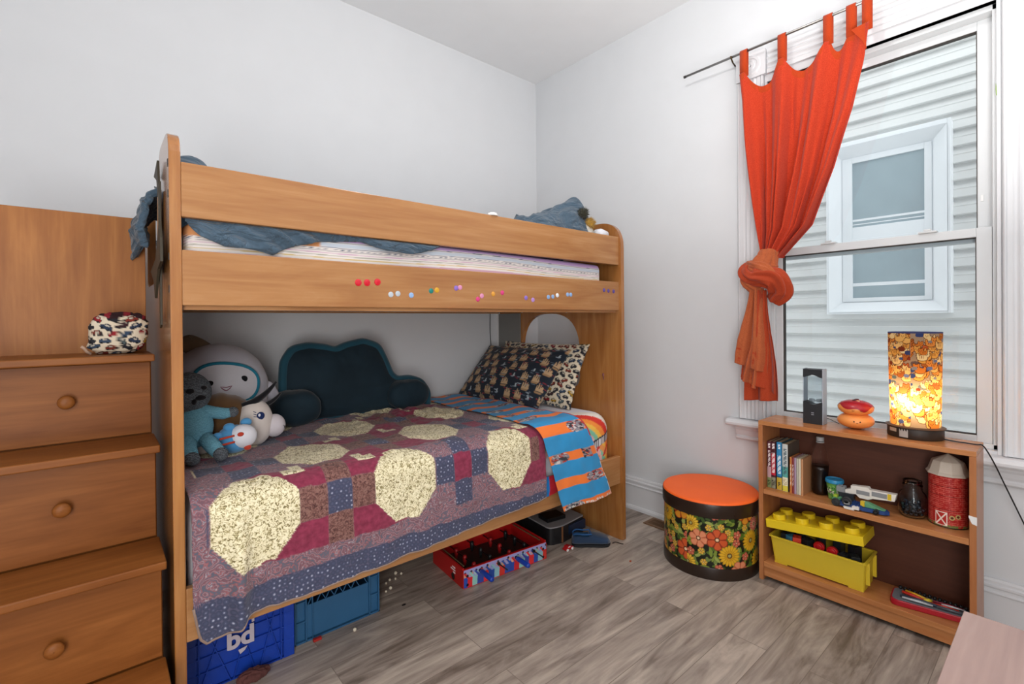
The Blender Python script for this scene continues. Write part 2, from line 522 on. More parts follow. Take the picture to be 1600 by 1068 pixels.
def frame(b, x0, x1, o, i):
    b.box(x0, x1, o[0], i[0], o[2], o[3]); b.box(x0, x1, i[1], o[1], o[2], o[3]); b.box(x0, x1, i[0], i[1], o[2], i[2]); b.box(x0, x1, i[0], i[1], i[3], o[3])
frame(nw, NX - .10, NX, (y0, y1, z0, z1), (y0 + .016, y1 - .016, z0 + .014, z1 - .03))
o_ = (y0 + .016, y1 - .016, z0 + .014, z1 - .03); i_ = (-2.131, -1.655, 1.312, 2.30)
xo, xi = NX - .105, NX - .030
vs = [(xo, o_[0], o_[2]), (xo, o_[1], o_[2]), (xo, o_[1], o_[3]), (xo, o_[0], o_[3]), (xi, i_[0], i_[2]), (xi, i_[1], i_[2]), (xi, i_[1], i_[3]), (xi, i_[0], i_[3])]
nw.add(vs, [(0, 1, 5, 4), (1, 2, 6, 5), (2, 3, 7, 6), (3, 0, 4, 7)])
wt = nw.build('window_surround', M['nbw'], house, bevel=.002)
b = MB(); xs = NX - .040
frame(b, xs, NX - .02, i_, (-2.095, -1.712, 1.338, 2.262)); b.box(xs, NX - .02, -2.095, -1.712, 1.668, 1.820 - .08)
b.box(xs + .006, NX - .02, -2.095, -1.712, 1.74, 1.822)
b.build('window_sashes', M['nbw'], house, bevel=.002)
MB().box(NX - .026, NX - .022, -2.10, -1.70, 1.33, 2.27).build('window_glass', plain('dull_reflecting_glass', '#a2b2b9', .15, spec=.8), house)
for z_, h_ in ((1.418, .022), (1.862, .014), (1.838, .006)): MB().box(NX - .0275, NX - .0255, -2.094, -1.713, z_, z_ + h_).build('inner_sill', M['nbw'], house)
struct(MB().box(.15, NX, -7, 3, -1.1, -1.0).build('ground_outside', plain('gravel_ground', '#8d8a84', .9, nscale=40, nstr=.5)))

# ================================================================ bunk bed
XL0, XL1, XR0, XR1, YB = -2.437, -2.409, -.429, -.403, -1.09
bed = thing('bunk_bed', 'honey maple bunk bed with solid rails and an arched cut-out in its end panel', 'bed', (-1.42, -.55, 0))

# left end: full width below, a rounded post on each side of the stair opening above
pts = [(-1.09, 0), (-1.09, 1.745), (-.815, 1.745), (-.815, 1.345), (-.34, 1.345), (-.34, 1.70), (-.035, 1.70), (-.035, 0)]
pts = round_poly(pts, [0, .085, .07, .03, .03, .07, .05, 0], 8)
MB().prism(pts, 'x', XL0, XL1).build('end_panel', M['wz'], bed, bevel=.003)
for zz in (1.64, 1.555, 1.38, 1.29):
    MB().box(XL0 - .0012, XL0 + .004, -1.075, -1.062, zz, zz + .020).build('connector_slot', M['black'], bed)
# right end panel with arch
def arch(n):
    o = []; 
    for i in range(n):
        t = i / n
        o.append(t)
    return o
outer = round_poly([(-1.105, 0), (-1.105, 1.745), (-.06, 1.745), (-.06, 0)], [0, .15, .10, 0], 10)
hole = round_poly([(-.805, .80), (-.805, 1.245), (-.295, 1.245), (-.295, .80)], [.08, .235, .235, .08], 10)
def resample(poly, n, start):
    P = [Vector((p[0], p[1], 0)) for p in poly]; L = [0]
    for i in range(len(P)): L.append(L[-1] + (P[(i + 1) % len(P)] - P[i]).length)
    out = []
    for k in range(n):
        d = (k / n * L[-1] + start) % L[-1]; i = 0
        while L[i + 1] < d: i += 1
        t = (d - L[i]) / max(1e-9, L[i + 1] - L[i]); q = P[i].lerp(P[(i + 1) % len(P)], t); out.append((q.x, q.y))
    return out
cy_, cz_ = -.55, 1.02
def by_angle(poly, n):
    P = [Vector(p) for p in poly]; out = []
    for k in range(n):
        a = 2 * PI * (k + .37) / n; d = Vector((math.cos(a), math.sin(a))); best = None
        for i in range(len(P)):
            p, q = P[i] - Vector((cy_, cz_)), P[(i + 1) % len(P)] - Vector((cy_, cz_)); e = q - p
            den = d.x * e.y - d.y * e.x
            if abs(den) < 1e-12: continue
            t = (p.x * e.y - p.y * e.x) / den; u = (p.x * d.y - p.y * d.x) / den
            if t > 0 and -1e-6 <= u <= 1 + 1e-6: best = t if best is None else max(best, t)
        out.append((cy_ + d.x * best, cz_ + d.y * best))
    return out
NB = 360
MB().prism(by_angle(outer, NB), 'x', XR0, XR1, hole=by_angle(hole, NB)).build('end_panel', M['wz'], bed)
def rail(name, z0, z1, lab=None):
    return MB().box(XL1, XR0, YB, YB + .024, z0, z1).build(name, M['wx'], bed, bevel=.0025)
rail('guard_rail', 1.501, 1.654)
r1 = rail('side_rail', 1.254, 1.409)
rail('side_rail', .310, .460)
for z0, z1 in ((1.254, 1.409), (.31, .46)):
    MB().box(XL1, XR0, -.055, -.031, z0, z1).build('back_rail', M['wx'], bed, bevel=.002)
MB().box(XL1, XR0, YB + .024, -.055, 1.262, 1.280).build('upper_bunk_board', M['wx'], bed)
MB().box(XL1, XR0, YB + .024, -.055, .328, .346).build('lower_bunk_board', M['wx'], bed)
MB().box(XL1, XR0, YB + .024, YB + .060, 1.242, 1.262).build('rail_cleat', M['wx'], bed)
for x in (-2.13, -1.80, -1.56, -1.37, -1.1, -.8):
    MB().ball((x, YB + .045, 1.2415), (.005, .005, .002), nu=12, nv=6).build('screw', M['steel'], bed)
MB().box(XR0 - .012, XR0 - .001, -.285, -.062, .70, 1.252).build('grey_board', plain('grey_board', '#7c7b78', .55), bed)['label'] = 'dark grey board fixed beside the arched cut-out'
MB().box(XR0 - .016, XR0, -.062, -.050, .70, 1.252).build('white_corner_strip', M['white'], bed)
# gem stickers on the upper rail
gems = [(-1.901, 1.340, 'r'), (-1.869, 1.341, 'r'), (-1.830, 1.345, 'r'), (-1.779, 1.302, 's'), (-1.751, 1.306, 's'), (-1.696, 1.302, 'b'),
        (-1.610, 1.321, 'g'), (-1.584, 1.325, 'y'), (-1.494, 1.336, 'v'), (-1.475, 1.339, 'p'), (-1.386, 1.294, 'm'), (-1.365, 1.308, 'p'),
        (-1.304, 1.318, 'o'), (-1.254, 1.325, 'm'), (-1.115, 1.306, 'v'), (-1.072, 1.298, 'l'), (-.972, 1.313, 'b'), (-.942, 1.316, 'b'),
        (-.911, 1.323, 'w'), (-.839, 1.329, 'b'), (-.816, 1.329, 'b'), (-.557, 1.360, 'd'), (-.520, 1.358, 'd'), (-.476, 1.356, 'd')]
gc = {'r': '#c8142a', 's': '#b9c3cc', 'b': '#8fb0dc', 'g': '#1f7f77', 'y': '#d9a52a', 'v': '#8a6cc0', 'p': '#d98fb5', 'm': '#d0387a', 'o': '#d99a3a', 'l': '#b48ad0', 'w': '#e8ecf2', 'd': '#5a4590'}
gn = {'r': 'red', 's': 'silver', 'b': 'pale blue', 'g': 'teal', 'y': 'gold', 'v': 'violet', 'p': 'pink', 'm': 'magenta', 'o': 'amber', 'l': 'lilac', 'w': 'white', 'd': 'dark purple'}
gm = {k: plain('gem_' + gn[k].replace(' ', '_'), v, .15, coat=.5) for k, v in gc.items()}
for x, z, k in gems:
    r = .0125 if k == 'r' else .0105
    vs = []; n = 14; prof = [(r, 0), (r * .93, .0015), (r * .5, .003), (.0001, .0032)]
    for rr, d in prof:
        for i in range(n): a = 2 * PI * i / n; vs.append((x + rr * math.cos(a), YB - d, z + rr * math.sin(a)))
    fs = [(q * n + i, q * n + (i + 1) % n, (q + 1) * n + (i + 1) % n, (q + 1) * n + i) for q in range(3) for i in range(n)]
    g = MB().add(vs, fs).build('sticker', gm[k], bed); g['label'] = gn[k] + ' round gem sticker'
tp = MB().prism([(-2.125, .338), (-2.118, .352), (-2.088, .357), (-2.11, .345)], 'y', YB - .0008, YB - .0002).build('tape_scrap', M['white'], bed)
b = MB(); b.ball((XR0 - .004, -.981, .895), (.004, .007, .010), nu=12, nv=8); b.tube([(XR0 - .003, -.981, .89), (XR0 - .003, -.983, .868)], .003, 6)
b.build('hook', plain('hook_red_silver', '#8c5a58', .3, metal=.4), bed)

# ================================================================ stairs with drawers
SX0, SX1 = -2.90, -2.46
st = thing('staircase_drawers', 'maple drawer staircase with round knobs leading up to the top bunk', 'stairs', (-2.68, -.9, 0))
MB().box(SX0, SX1, -.600, -.580, 0, 1.567).build('back_panel', wood('stair_back_upright', '#8a5222', '#ad7138', 'z', .42, c3='#995f2b', spec=.25), st, bevel=.002)
tz = [1.110, .856, .572, .285]; tf = [-.863, -1.000, -1.134, -1.272]; rf = [-.795, -.930, -1.068, -1.205]
bk = [-.600, -.795, -.930, -1.068]
for k in range(4):
    MB().box(SX0 - .004, SX1 + .004, tf[k], bk[k], tz[k] - .022, tz[k]).build('tread', M['sx'], st, bevel=.004, seg=3)
    zb = tz[k + 1] if k < 3 else .0
    # carcass behind the drawer front
    MB().box(SX0, SX1, rf[k] + .02, -.600 if k == 0 else rf[k - 1] + .02, 0, tz[k] - .022).build('carcass', M['sx'], st)
    z0 = zb + .003; z1 = tz[k] - .026
    d = MB().box(SX0 + .003, SX1 - .003, rf[k], rf[k] + .018, z0, z1).build('drawer', M['sx'], st, bevel=.002)
    if k < 3: kz = (.979, .709, .410)[k]; kx = (-2.660, -2.667, -2.678)[k]
    else: kz, kx = .14, -2.68
    prof = [(.008, 0), (.008, .010), (.017, .014), (.020, .021), (.018, .027), (.010, .030), (.001, .0305)]
    n = 24; vs = []
    for r, dd in prof:
        for i in range(n): a = 2 * PI * i / n; vs.append((kx + r * math.cos(a), rf[k] - dd, kz + r * math.sin(a)))
    fs = [(q * n + i, q * n + (i + 1) % n, (q + 1) * n + (i + 1) % n, (q + 1) * n + i) for q in range(len(prof) - 1) for i in range(n)]
    MB().add(vs, fs).build('knob', M['sx'], d, smooth=True)

# ================================================================ bookcase
bc = thing('bookcase', 'low orange teak bookcase with two shelves standing under the window', 'bookcase', (-.17, -2.12, 0))
bx0, bx1, by0, by1 = -.274, -.073, -2.486, -1.754
bh = .732
MB().box(bx0, bx1, by1 - .019, by1, 0, bh - .0195).build('side_panel', M['bkz'], bc, bevel=.0015)
MB().box(bx0, bx1, by0, by0 + .019, 0, bh - .0195).build('side_panel', M['bkz'], bc, bevel=.0015)
MB().box(bx0, bx1, by0, by1, bh - .019, bh).build('top', M['bky'], bc, bevel=.0015)
MB().box(bx0 + .003, bx1, by0 + .0195, by1 - .0195, .398, .420).build('shelf', M['bky'], bc, bevel=.0015)
MB().box(bx0 + .003, bx1, by0 + .0195, by1 - .0195, .062, .084).build('shelf', M['bky'], bc, bevel=.0015)
MB().box(bx0 + .010, bx0 + .026, by0 + .0195, by1 - .0195, .018, .0615).build('kickboard', M['bky'], bc)
MB().box(bx1 - .004, bx1 - .001, by0 + .0195, by1 - .0195, .0, bh - .0195).build('back_panel', M['bkd'], bc)
MB().prism([(-2.4655, .505), (-2.4655, .499), (-2.474, .478), (-2.487, .474), (-2.487, .503)], 'x', bx0 - .0012, bx0 - .0004).build('tape', M['white'], bc)['label'] = 'scrap of whitish tape on the right side edge'

# ================================================================ desk corner in the foreground
dk = thing('desk', 'pinkish grey wood topped desk, its corner poking in at the bottom right', 'desk', (-1.9, -2.95, 0))
M['desk'] = wood('pink_grey_wood', '#8f7570', '#b39a92', 'x', .28, c3='#a38880', scale=.8)
M['deske'] = wood('desk_edge', '#8a7650', '#a8936a', 'x', .4)
b = MB().box(-2.35, -1.515, -3.25, -2.590, .708, .720).build('desktop', M['desk'], dk, bevel=.001)
MB().box(-2.35, -1.5155, -3.25, -2.5905, .694, .7075).build('desktop_core', M['deske'], dk)
for x in (-2.31, -1.56):
    for y in (-3.21, -2.635):
        MB().box(x - .02, x + .02, y - .02, y + .02, 0, .694).build('leg', M['deske'], dk, bevel=.002)

# ================================================================ soft things
def sstep(a, b, x):
    t = np.clip((x - a) / (b - a), 0, 1); return t * t * (3 - 2 * t)
def N2(x, y, s=1.0, o=0.0): return mnoise.noise(Vector((x * s + o, y * s - o, o * .37)))
def mixc(col, mask, c):
    c = np.array([int(c[i:i + 2], 16) for i in (1, 3, 5)], 'f') if isinstance(c, str) else np.array(c, 'f')
    m_ = np.asarray(mask, 'f')[:, None]
    return col * (1 - m_) + c * m_
def flat(n, c): return mixc(np.zeros((n, 3), 'f'), np.ones(n), c)
def anoise(x, y, s, o=0.0):
    return np.array([mnoise.noise(Vector((a * s + o, b_ * s, o))) for a, b_ in zip(x, y)])

# ---- lower mattress with its fitted sheet
lm = thing('lower_mattress', 'lower bunk mattress in a white fitted sheet printed with a rainbow', 'mattress', (-1.4, -.55, .347))
def softbox(b, x0, x1, y0, y1, z0, z1, r, nx, ny, nz, fn=None):
    """closed rounded box as a cross-section grid; sections along x"""
    pts = round_poly([(y0, z0), (y0, z1), (y1, z1), (y1, z0)], [r * .6, r, r, r * .6], 8)
    sec = resample(pts, ny, 0)
    rows = []
    for i in range(nx):
        t = i / (nx - 1); x = x0 + (x1 - x0) * t
        e = min(t, 1 - t) * (x1 - x0); k = 1 - max(0, 1 - e / r) ** 2 * (r * .5) / ((z1 - z0) * .5)
        row = []
        for y, z in sec:
            yy = (y0 + y1) / 2 + (y - (y0 + y1) / 2) * (1 - (1 - k) * .3); zz = (z0 + z1) / 2 + (z - (z0 + z1) / 2) * k
            if fn: yy, zz = fn(x, yy, zz)
            row.append((x, yy, zz))
        rows.append(row)
    n = ny; vs = [p for r_ in rows for p in r_]
    fs = [(i * n + k, i * n + (k + 1) % n, (i + 1) * n + (k + 1) % n, (i + 1) * n + k) for i in range(nx - 1) for k in range(n)]
    fs += [list(range(n))[::-1], [(nx - 1) * n + k for k in range(n)]]
    return b.add(vs, fs)
b = softbox(MB(), -2.395, -.445, -1.052, -.065, .347, .700, .09, 260, 520, 0)
o = b.build('fitted_sheet', painted('printed_sheet', .85, 90, .2), lm, smooth=True)
def rainbow(co):
    x, y, z = co.T; n = len(x); col = flat(n, '#e4e4ec')
    s = np.where(z > .66, -y - 1.045 + .0, (.69 - z)) ; a = x; 
    d = np.hypot((x + .78), (z - .40) * 1.0 + (y + 1.05) * .75)     # arcs of the print
    bands = [(.225, .250, '#f0b8b8'), (.250, .275, '#7fc4a8'), (.275, .300, '#f0c050'), (.300, .330, '#ee9040'), (.330, .37, '#d23a30'), (.37, .42, '#e8e2d8')]
    m0 = (y < -.72)
    for r0, r1, c in bands: col = mixc(col, (d > r0) & (d < r1) & m0, c)
    lo = (z < .565 - (x + .6) * -.25) & (z > .52 - (x + .6) * -.25) & (y < -1.0) & (x > -.80)
    col = mixc(col, lo, '#3c3a4c')
    keys = lo & ((np.floor(x / .009).astype(int) % 2) == 0) & (z < .556 + (x + .6) * .25)
    col = mixc(col, keys, '#e8e8e8')
    lo2 = (z < .52 + (x + .6) * .25) & (z > .47) & (y < -1.0) & (x > -.80)
    col = mixc(col, lo2 & (np.sin(x * 60 + z * 90) > 0), '#e89a58')
    col = mixc(col, lo2 & (np.sin(x * 75 - z * 60) > .75), '#cc3a34')
    return col
paint(o, rainbow)

# ---- quilt
LT, RR, YQ = .985, .070, -1.118
def q_path(t, ztop):
    """arc length to (y, z) : flat, quarter turn, hanging"""
    if t <= LT: return -.06 - t, ztop
    a = (t - LT) / RR
    if a < PI / 2: return -.06 - LT - RR * math.sin(a) * ((-YQ - .06 - LT) / RR), ztop - RR * (1 - math.cos(a))
    return YQ, ztop - RR - (t - LT - RR * PI / 2)
def q_top(x, y):
    z = .714
    k = math.exp(-((x + 1.38) / .30) ** 2 - ((y + .42) / .28) ** 2)
    z += k * (.018 + .022 * N2(x, y, 13, 3.1) + .012 * N2(x, y, 30, 1.7))
    z += .005 * N2(x, y, 7, 5) + .0022 * N2(x, y, 40, 9) + .004 * max(0, 1 - abs(N2(x, y, 5, 11)) * 5)
    return z
hx = [-2.40, -2.382, -2.365, -2.33, -2.285, -2.268, -2.10, -1.95, -1.56, -1.20, -1.03]; hz = [.43, .325, .305, .316, .332, .352, .343, .346, .361, .384, .392]
def hem(x): return float(np.interp(x, hx, hz))
QX0 = -2.398
def qx1(t): return -1.035 - .05 * max(0, 1 - t / .35)
NU, NV = 300, 330
pat = []
def quilt_pt(u, v):
    x1 = -1.035; x = QX0 + (x1 - QX0) * u
    zt = .714; ttot = LT + RR * PI / 2 + (zt - RR - hem(x))
    t = v * ttot
    y, z = q_path(t, q_top(x, -.06 - min(t, LT)))
    if t > LT:
        g = min(1, (t - LT) / .25)
        y -= g * (.009 + .010 * N2(x, z * .3, 9, 2.3) + .005 * N2(x, z, 22, 4) + .008 * max(0, 1 - abs((x + 2.21) + (z - .55) * .5) / .03) * math.exp(-((z - .52) / .09) ** 2) + .007 * max(0, 1 - abs((x + 2.27) + (z - .55) * .45) / .03))
        # fold of the left front corner
        c = math.exp(-((x + 2.285) / .022) ** 2) * g
        y -= .034 * c * g
        c2 = math.exp(-((x + 2.36) / .04) ** 2) * g
        y += .004 * c2
        y = min(y, -1.102) if z < .47 else min(y, -1.06 if z > .6 else -1.08)
    pat.append((x, t, 0)); return (x, y, z)
quilt = MB().grid(NU, NV, quilt_pt).build('patchwork_quilt', None, None, smooth=True)
tag(quilt, 'patchwork quilt of cream octagons, burgundy and navy squares spread over the lower bunk', 'quilt')
P_ = np.array(pat, 'f')
a = quilt.data.attributes.new('Pat', 'FLOAT_VECTOR', 'POINT'); a.data.foreach_set('vector', P_.ravel())
x, t = P_[:, 0], P_[:, 1]
px_, pt_ = .2475, .31
ci = np.round((x + 2.235) / px_).astype(int); rj = np.round((1.112 - t) / pt_).astype(int)
dx = (x + 2.235) - ci * px_; dt = (1.112 - t) - rj * pt_
even = ((ci + rj) % 2) == 0
ax, at_ = np.abs(dx) / .121, np.abs(dt) / .142
octo = even & (ax < 1) & (at_ < 1) & (ax + at_ < 1.38)
red = (((ci + 1) // 2 + rj // 2) % 2 == 0)
# distance to nearest red nine-patch centre
tx, tt = np.abs(dx) * 3 / px_, np.abs(dt) * 3 / pt_
cx_, ct_ = tx < .5, tt < .5
w_navy = np.zeros(len(x)); w_cream = octo.astype('f'); w_burg = np.zeros(len(x)); w_brown = np.zeros(len(x)); w_pais = np.zeros(len(x))
odd = ~even
R0 = odd & (((ci - rj) // 2) % 2 == 0)
R1 = odd & ~R0
ctr = cx_ & ct_; edge = (cx_ ^ ct_); cor = ~cx_ & ~ct_
w_navy[R0 & ctr] = 1; w_brown[R0 & edge] = 1; w_burg[R0 & cor] = 1
w_burg[R1 & ctr] = 1; w_navy[R1 & edge] = 1; w_pais[R1 & cor] = 1
rest = even & ~octo
sx_ = np.where(dx > 0, 1, -1); nb0 = ((ci + sx_ - rj) // 2) % 2 == 0
w_burg[rest & nb0] = 1; w_pais[rest & ~nb0] = 1
vert = (np.abs(dx) > .124 - .034) & (np.abs(dt) > .155 - .036)
below = ((ci - (rj - 1)) // 2) % 2 == 0
smallc = vert & ((R0 & (dt > 0)) | (rest & (dt > 0) & nb0) | (rest & (dt < 0) & below & (t < 1.0)))
w_cream[smallc] = 1; w_burg[smallc] = 0; w_pais[smallc] = 0
bord = (t > 1.258) | (x < -2.362) | (x > -1.075) | (t < .03)
for w__ in (w_navy, w_cream, w_burg, w_brown, w_pais): w__[bord] = 0
nv = bord & (t > 1.312)
w_navy[nv] = 1; w_pais[bord & ~nv] = 1
lb = (x > -1.075) & (t < 1.258); w_pais[lb] = 0; w_burg[lb] = 1
for nm, c in (('W1', (w_navy, w_cream, w_burg)), ('W2', (w_brown, w_pais, w_pais * 0))):
    A = np.ones((len(x), 4), 'f')
    for i in range(3): A[:, i] = c[i]
    at = quilt.data.attributes.new(nm, 'FLOAT_COLOR', 'POINT'); at.data.foreach_set('color', A.ravel())
def quilt_mat():
    mt, nt, bs = new_mat('patchwork_cotton')
    L = nt.links.new
    pa = nd(nt, 'ShaderNodeAttribute', attribute_name='Pat'); V = pa.outputs['Vector']
    w1 = nd(nt, 'ShaderNodeAttribute', attribute_name='W1'); w2 = nd(nt, 'ShaderNodeAttribute', attribute_name='W2')
    s1 = nd(nt, 'ShaderNodeSeparateColor'); s2 = nd(nt, 'ShaderNodeSeparateColor'); L(w1.outputs['Color'], s1.inputs[0]); L(w2.outputs['Color'], s2.inputs[0])
    def ramp(sock, stops):
        r = nd(nt, 'ShaderNodeValToRGB'); e = r.color_ramp.elements
        e[0].position, e[0].color = stops[0][0], lin(stops[0][1]); e[1].position, e[1].color = stops[-1][0], lin(stops[-1][1])
        for p, c in stops[1:-1]: q = e.new(p); q.color = lin(c)
        L(sock, r.inputs[0]); return r.outputs[0]
    def noise(scale, det=3, dist=0.0):
        n_ = nd(nt, 'ShaderNodeTexNoise'); n_.inputs['Scale'].default_value = scale; n_.inputs['Detail'].default_value = det; n_.inputs['Distortion'].default_value = dist
        L(V, n_.inputs['Vector']); return n_.outputs[0]
    def voro(scale, feat='F1', rnd=1.0):
        n_ = nd(nt, 'ShaderNodeTexVoronoi', feature=feat); n_.inputs['Scale'].default_value = scale; n_.inputs['Randomness'].default_value = rnd
        L(V, n_.inputs['Vector']); return n_.outputs[0]
    navy = ramp(voro(62, rnd=.35), [(.0, '#b8bac8'), (.15, '#8c90a4'), (.23, '#4c5068'), (.5, '#3e4258'), (.75, '#5c5a70')])
    cream = ramp(noise(120, 2, 1.4), [(.34, '#756a48'), (.42, '#a89b70'), (.50, '#e2d8b4'), (.7, '#efe8cc')])
    burg = ramp(noise(60, 3), [(.3, '#74283e'), (.7, '#8e3850')])
    brown = ramp(noise(110, 3, 1.2), [(.34, '#4c302e'), (.5, '#74504a'), (.62, '#8c6a60'), (.75, '#5c3c3c')])
    wv = nd(nt, 'ShaderNodeTexWave', wave_type='RINGS'); wv.inputs['Scale'].default_value = 6.5; wv.inputs['Distortion'].default_value = 22
    wv.inputs['Detail'].default_value = 3; wv.inputs['Detail Scale'].default_value = 2.6; L(V, wv.inputs['Vector'])
    pais = ramp(wv.outputs[0], [(.0, '#5a5e6c'), (.20, '#845a60'), (.40, '#9c666a'), (.55, '#686474'), (.66, '#b8aaa8'), (.72, '#5a586c'), (.85, '#946468'), (1.0, '#6e525c')])
    prev = None
    for sock, c in ((s1.outputs[0], navy), (s1.outputs[1], cream), (s1.outputs[2], burg), (s2.outputs[0], brown)):
        mx = nd(nt, 'ShaderNodeMix', data_type='RGBA'); L(sock, mx.inputs[0]); L(c, mx.inputs[7])
        L(prev if prev else pais, mx.inputs[6]); prev = mx.outputs[2]
    L(prev, bs.inputs['Base Color']); bs.inputs['Roughness'].default_value = .9; bs.inputs['Specular IOR Level'].default_value = .15
    bs.inputs['Sheen Weight'].default_value = .15
    ad = nd(nt, 'ShaderNodeMath', operation='MULTIPLY_ADD'); ad.inputs[1].default_value = .25
    L(noise(400, 2), ad.inputs[0]); L(noise(38, 2, .5), ad.inputs[2]); bump(nt, bs, ad.outputs[0], .7, .006)
    return mt
quilt.data.materials[0] = quilt_mat()
md = quilt.modifiers.new('thickness', 'SOLIDIFY'); md.thickness = .006; md.offset = 1 if False else 0
# scalloped binding along the hem
def hem_pt(u, v):
    x = QX0 + (-1.035 - QX0) * u
    return None
hemv = [quilt.data.vertices[(NV - 1) * NU + i].co.copy() for i in range(NU)]
o = MB().tube([p + Vector((0, -.001, -.001)) for p in hemv], .0038, 6).build('binding', plain('quilt_binding', '#8a7468', .9), quilt, smooth=True)
o['label'] = 'pale beige binding along the hem'

# ---- striped top sheet folded back over the quilt
sheet = thing('top_sheet', 'bright blue and orange striped sheet folded over the quilt and hanging over the side rail', 'sheet', (-.93, -.6, .73))
def st_pt(u, v, x0=-1.090, x1=-.785, lift=.013):
    ttot = LT + RR * PI / 2 + (.714 - RR - .300)
    t = .02 + v * (ttot - .02); g = max(0, t - LT - .02)
    x = x0 + (x1 - x0) * u + g * .44 * (.85 + .3 * u)
    y, z = q_path(t, .714)
    z += lift if t < LT + .05 else lift * max(0, 1 - (t - LT - .05) / .1)
    y -= .018 + .006 * math.sin(u * 7 + v * 3) * min(1, g * 6) + .010 * math.exp(-((u - .45 - .3 * g) / .09) ** 2) * min(1, g * 5) + (.006 * N2(x, z, 14, 7) if g > 0 else 0)
    if t < LT: y += .018; z += .0035 * math.sin(u * 9 + t * 11) + .004 * N2(x, t, 16, 4)
    if t < LT and x + .0 > -.86: z += 0
    return (x, y, z)
NS1, NS2 = 110, 420
o = MB().grid(NS1, NS2, st_pt).build('folded_sheet', painted('striped_sheet_cotton', .8, 120, .2, sheen=.1), sheet, smooth=True)
ii = np.arange(NS1 * NS2); su = (ii % NS1) / (NS1 - 1); sv = (ii // NS1) / (NS2 - 1)
def stripes(co):
    n = len(co); col = flat(n, '#2f8fc6'); T = sv * 1.43; ph = (T - 1.020) % .128
    orange = ph < .046; col = mixc(col, orange, '#ee7a34')
    k = np.floor((T - 1.020) / .128); mc = np.where(k % 2 == 0, .78, .22); band = (ph < .052) | (ph > .122)
    # skateboard like motif inside the orange bands
    body = band & (((su - mc) / .20) ** 2 + ((ph - .024) / .027) ** 2 < 1); body2 = band & (np.abs(su - (1 - mc)) < .10) & (k % 3 == 1)
    col = mixc(col, body, '#cfc8c4')
    for q, c in ((0, '#5a2a4a'), (2, '#b03a30'), (3, '#30343c'), (1, '#8a8890')):
        mx_ = anoise(su * 3.2 + k * 3.1 + q * 5.0, ph * 30 + q, 4.0, q * 2.2)
        col = mixc(col, (body | body2) & (mx_ > .12), c)
    edge = (su > .985) | (sv > .992); col = mixc(col, edge & (anoise(su, sv, 60, 2) > 0), '#d8d4cc')
    col = mixc(col, (su > .97) & (T < 1.1), '#b02a3a')
    return col
paint(o, stripes)
o.modifiers.new('thickness', 'SOLIDIFY').thickness = .003
# lower edge of the same sheet showing between quilt and rail
def low_pt(u, v):
    x = -1.56 + (-.93 + 1.56) * u
    zt = .47; zb = .372 + .052 * (u if u < .8 else .8) ** .8 - .012 * math.sin(u * 9)
    zb = max(zb, .345) - (.045 if u > .72 else .045 * u / .72) * .6
    return (x, -1.0965 - .006 * math.sin(v * 3) - .002 * N2(x, v, 20, 3), zt + (zb - zt) * v)
o = MB().grid(120, 24, low_pt).build('sheet_edge', painted('sheet_edge_cotton', .8, 120, .15), sheet, smooth=True)
paint(o, lambda co: mixc(flat(len(co), '#1f78c0'), co[:, 0] > -.985, '#b8202e'))

# ---- pillows
def pillow(name, origin, ex, ey, ez, w, h, th, fnc, label, mat, pinch=.10, group=None, seed=1.0, nu=150, nv=110):
    """ex width, ey height, ez normal directions (unit vectors)"""
    ex, ey, ez = [Vector(a).normalized() for a in (ex, ey, ez)]; O = Vector(origin)
    uv = []
    def side(sgn):
        def f(u, v):
            a, b_ = u * 2 - 1, v * 2 - 1
            kx = 1 - pinch * (1 - abs(b_) ** 1.0) * abs(a) ** 3 * .0 - pinch * .5 * (1 - b_ * b_) * a * a
            ky = 1 - pinch * .6 * (1 - a * a) * b_ * b_
            hgt = (max(0, (1 - a * a)) ** .55) * (max(0, (1 - b_ * b_)) ** .55)
            hgt *= 1 + .10 * N2(a, b_, 2.6, seed) + .05 * N2(a, b_, 7, seed + 3)
            wr = .004 * N2(a, b_, 9, seed + 7) * (1 - hgt)
            uv.append((a * w / 2, b_ * h / 2, sgn))
            return O + ex * (a * kx * w / 2) + ey * (b_ * ky * h / 2) + ez * (sgn * th / 2 * hgt + wr)
        return f
    b = MB(); b.grid(nu, nv, side(1)); k = len(b.v)
    b.grid(nu, nv, side(-1))
    b.f = b.f[:len(b.f) // 2] + [f[::-1] for f in b.f[len(b.f) // 2:]]
    o = b.build(name, mat, None, smooth=True)
    UV = np.array(uv)
    paint(o, lambda co: fnc(UV[:, 0], UV[:, 1], UV[:, 2]))
    if label: tag(o, label, 'pillow', group)
    return o

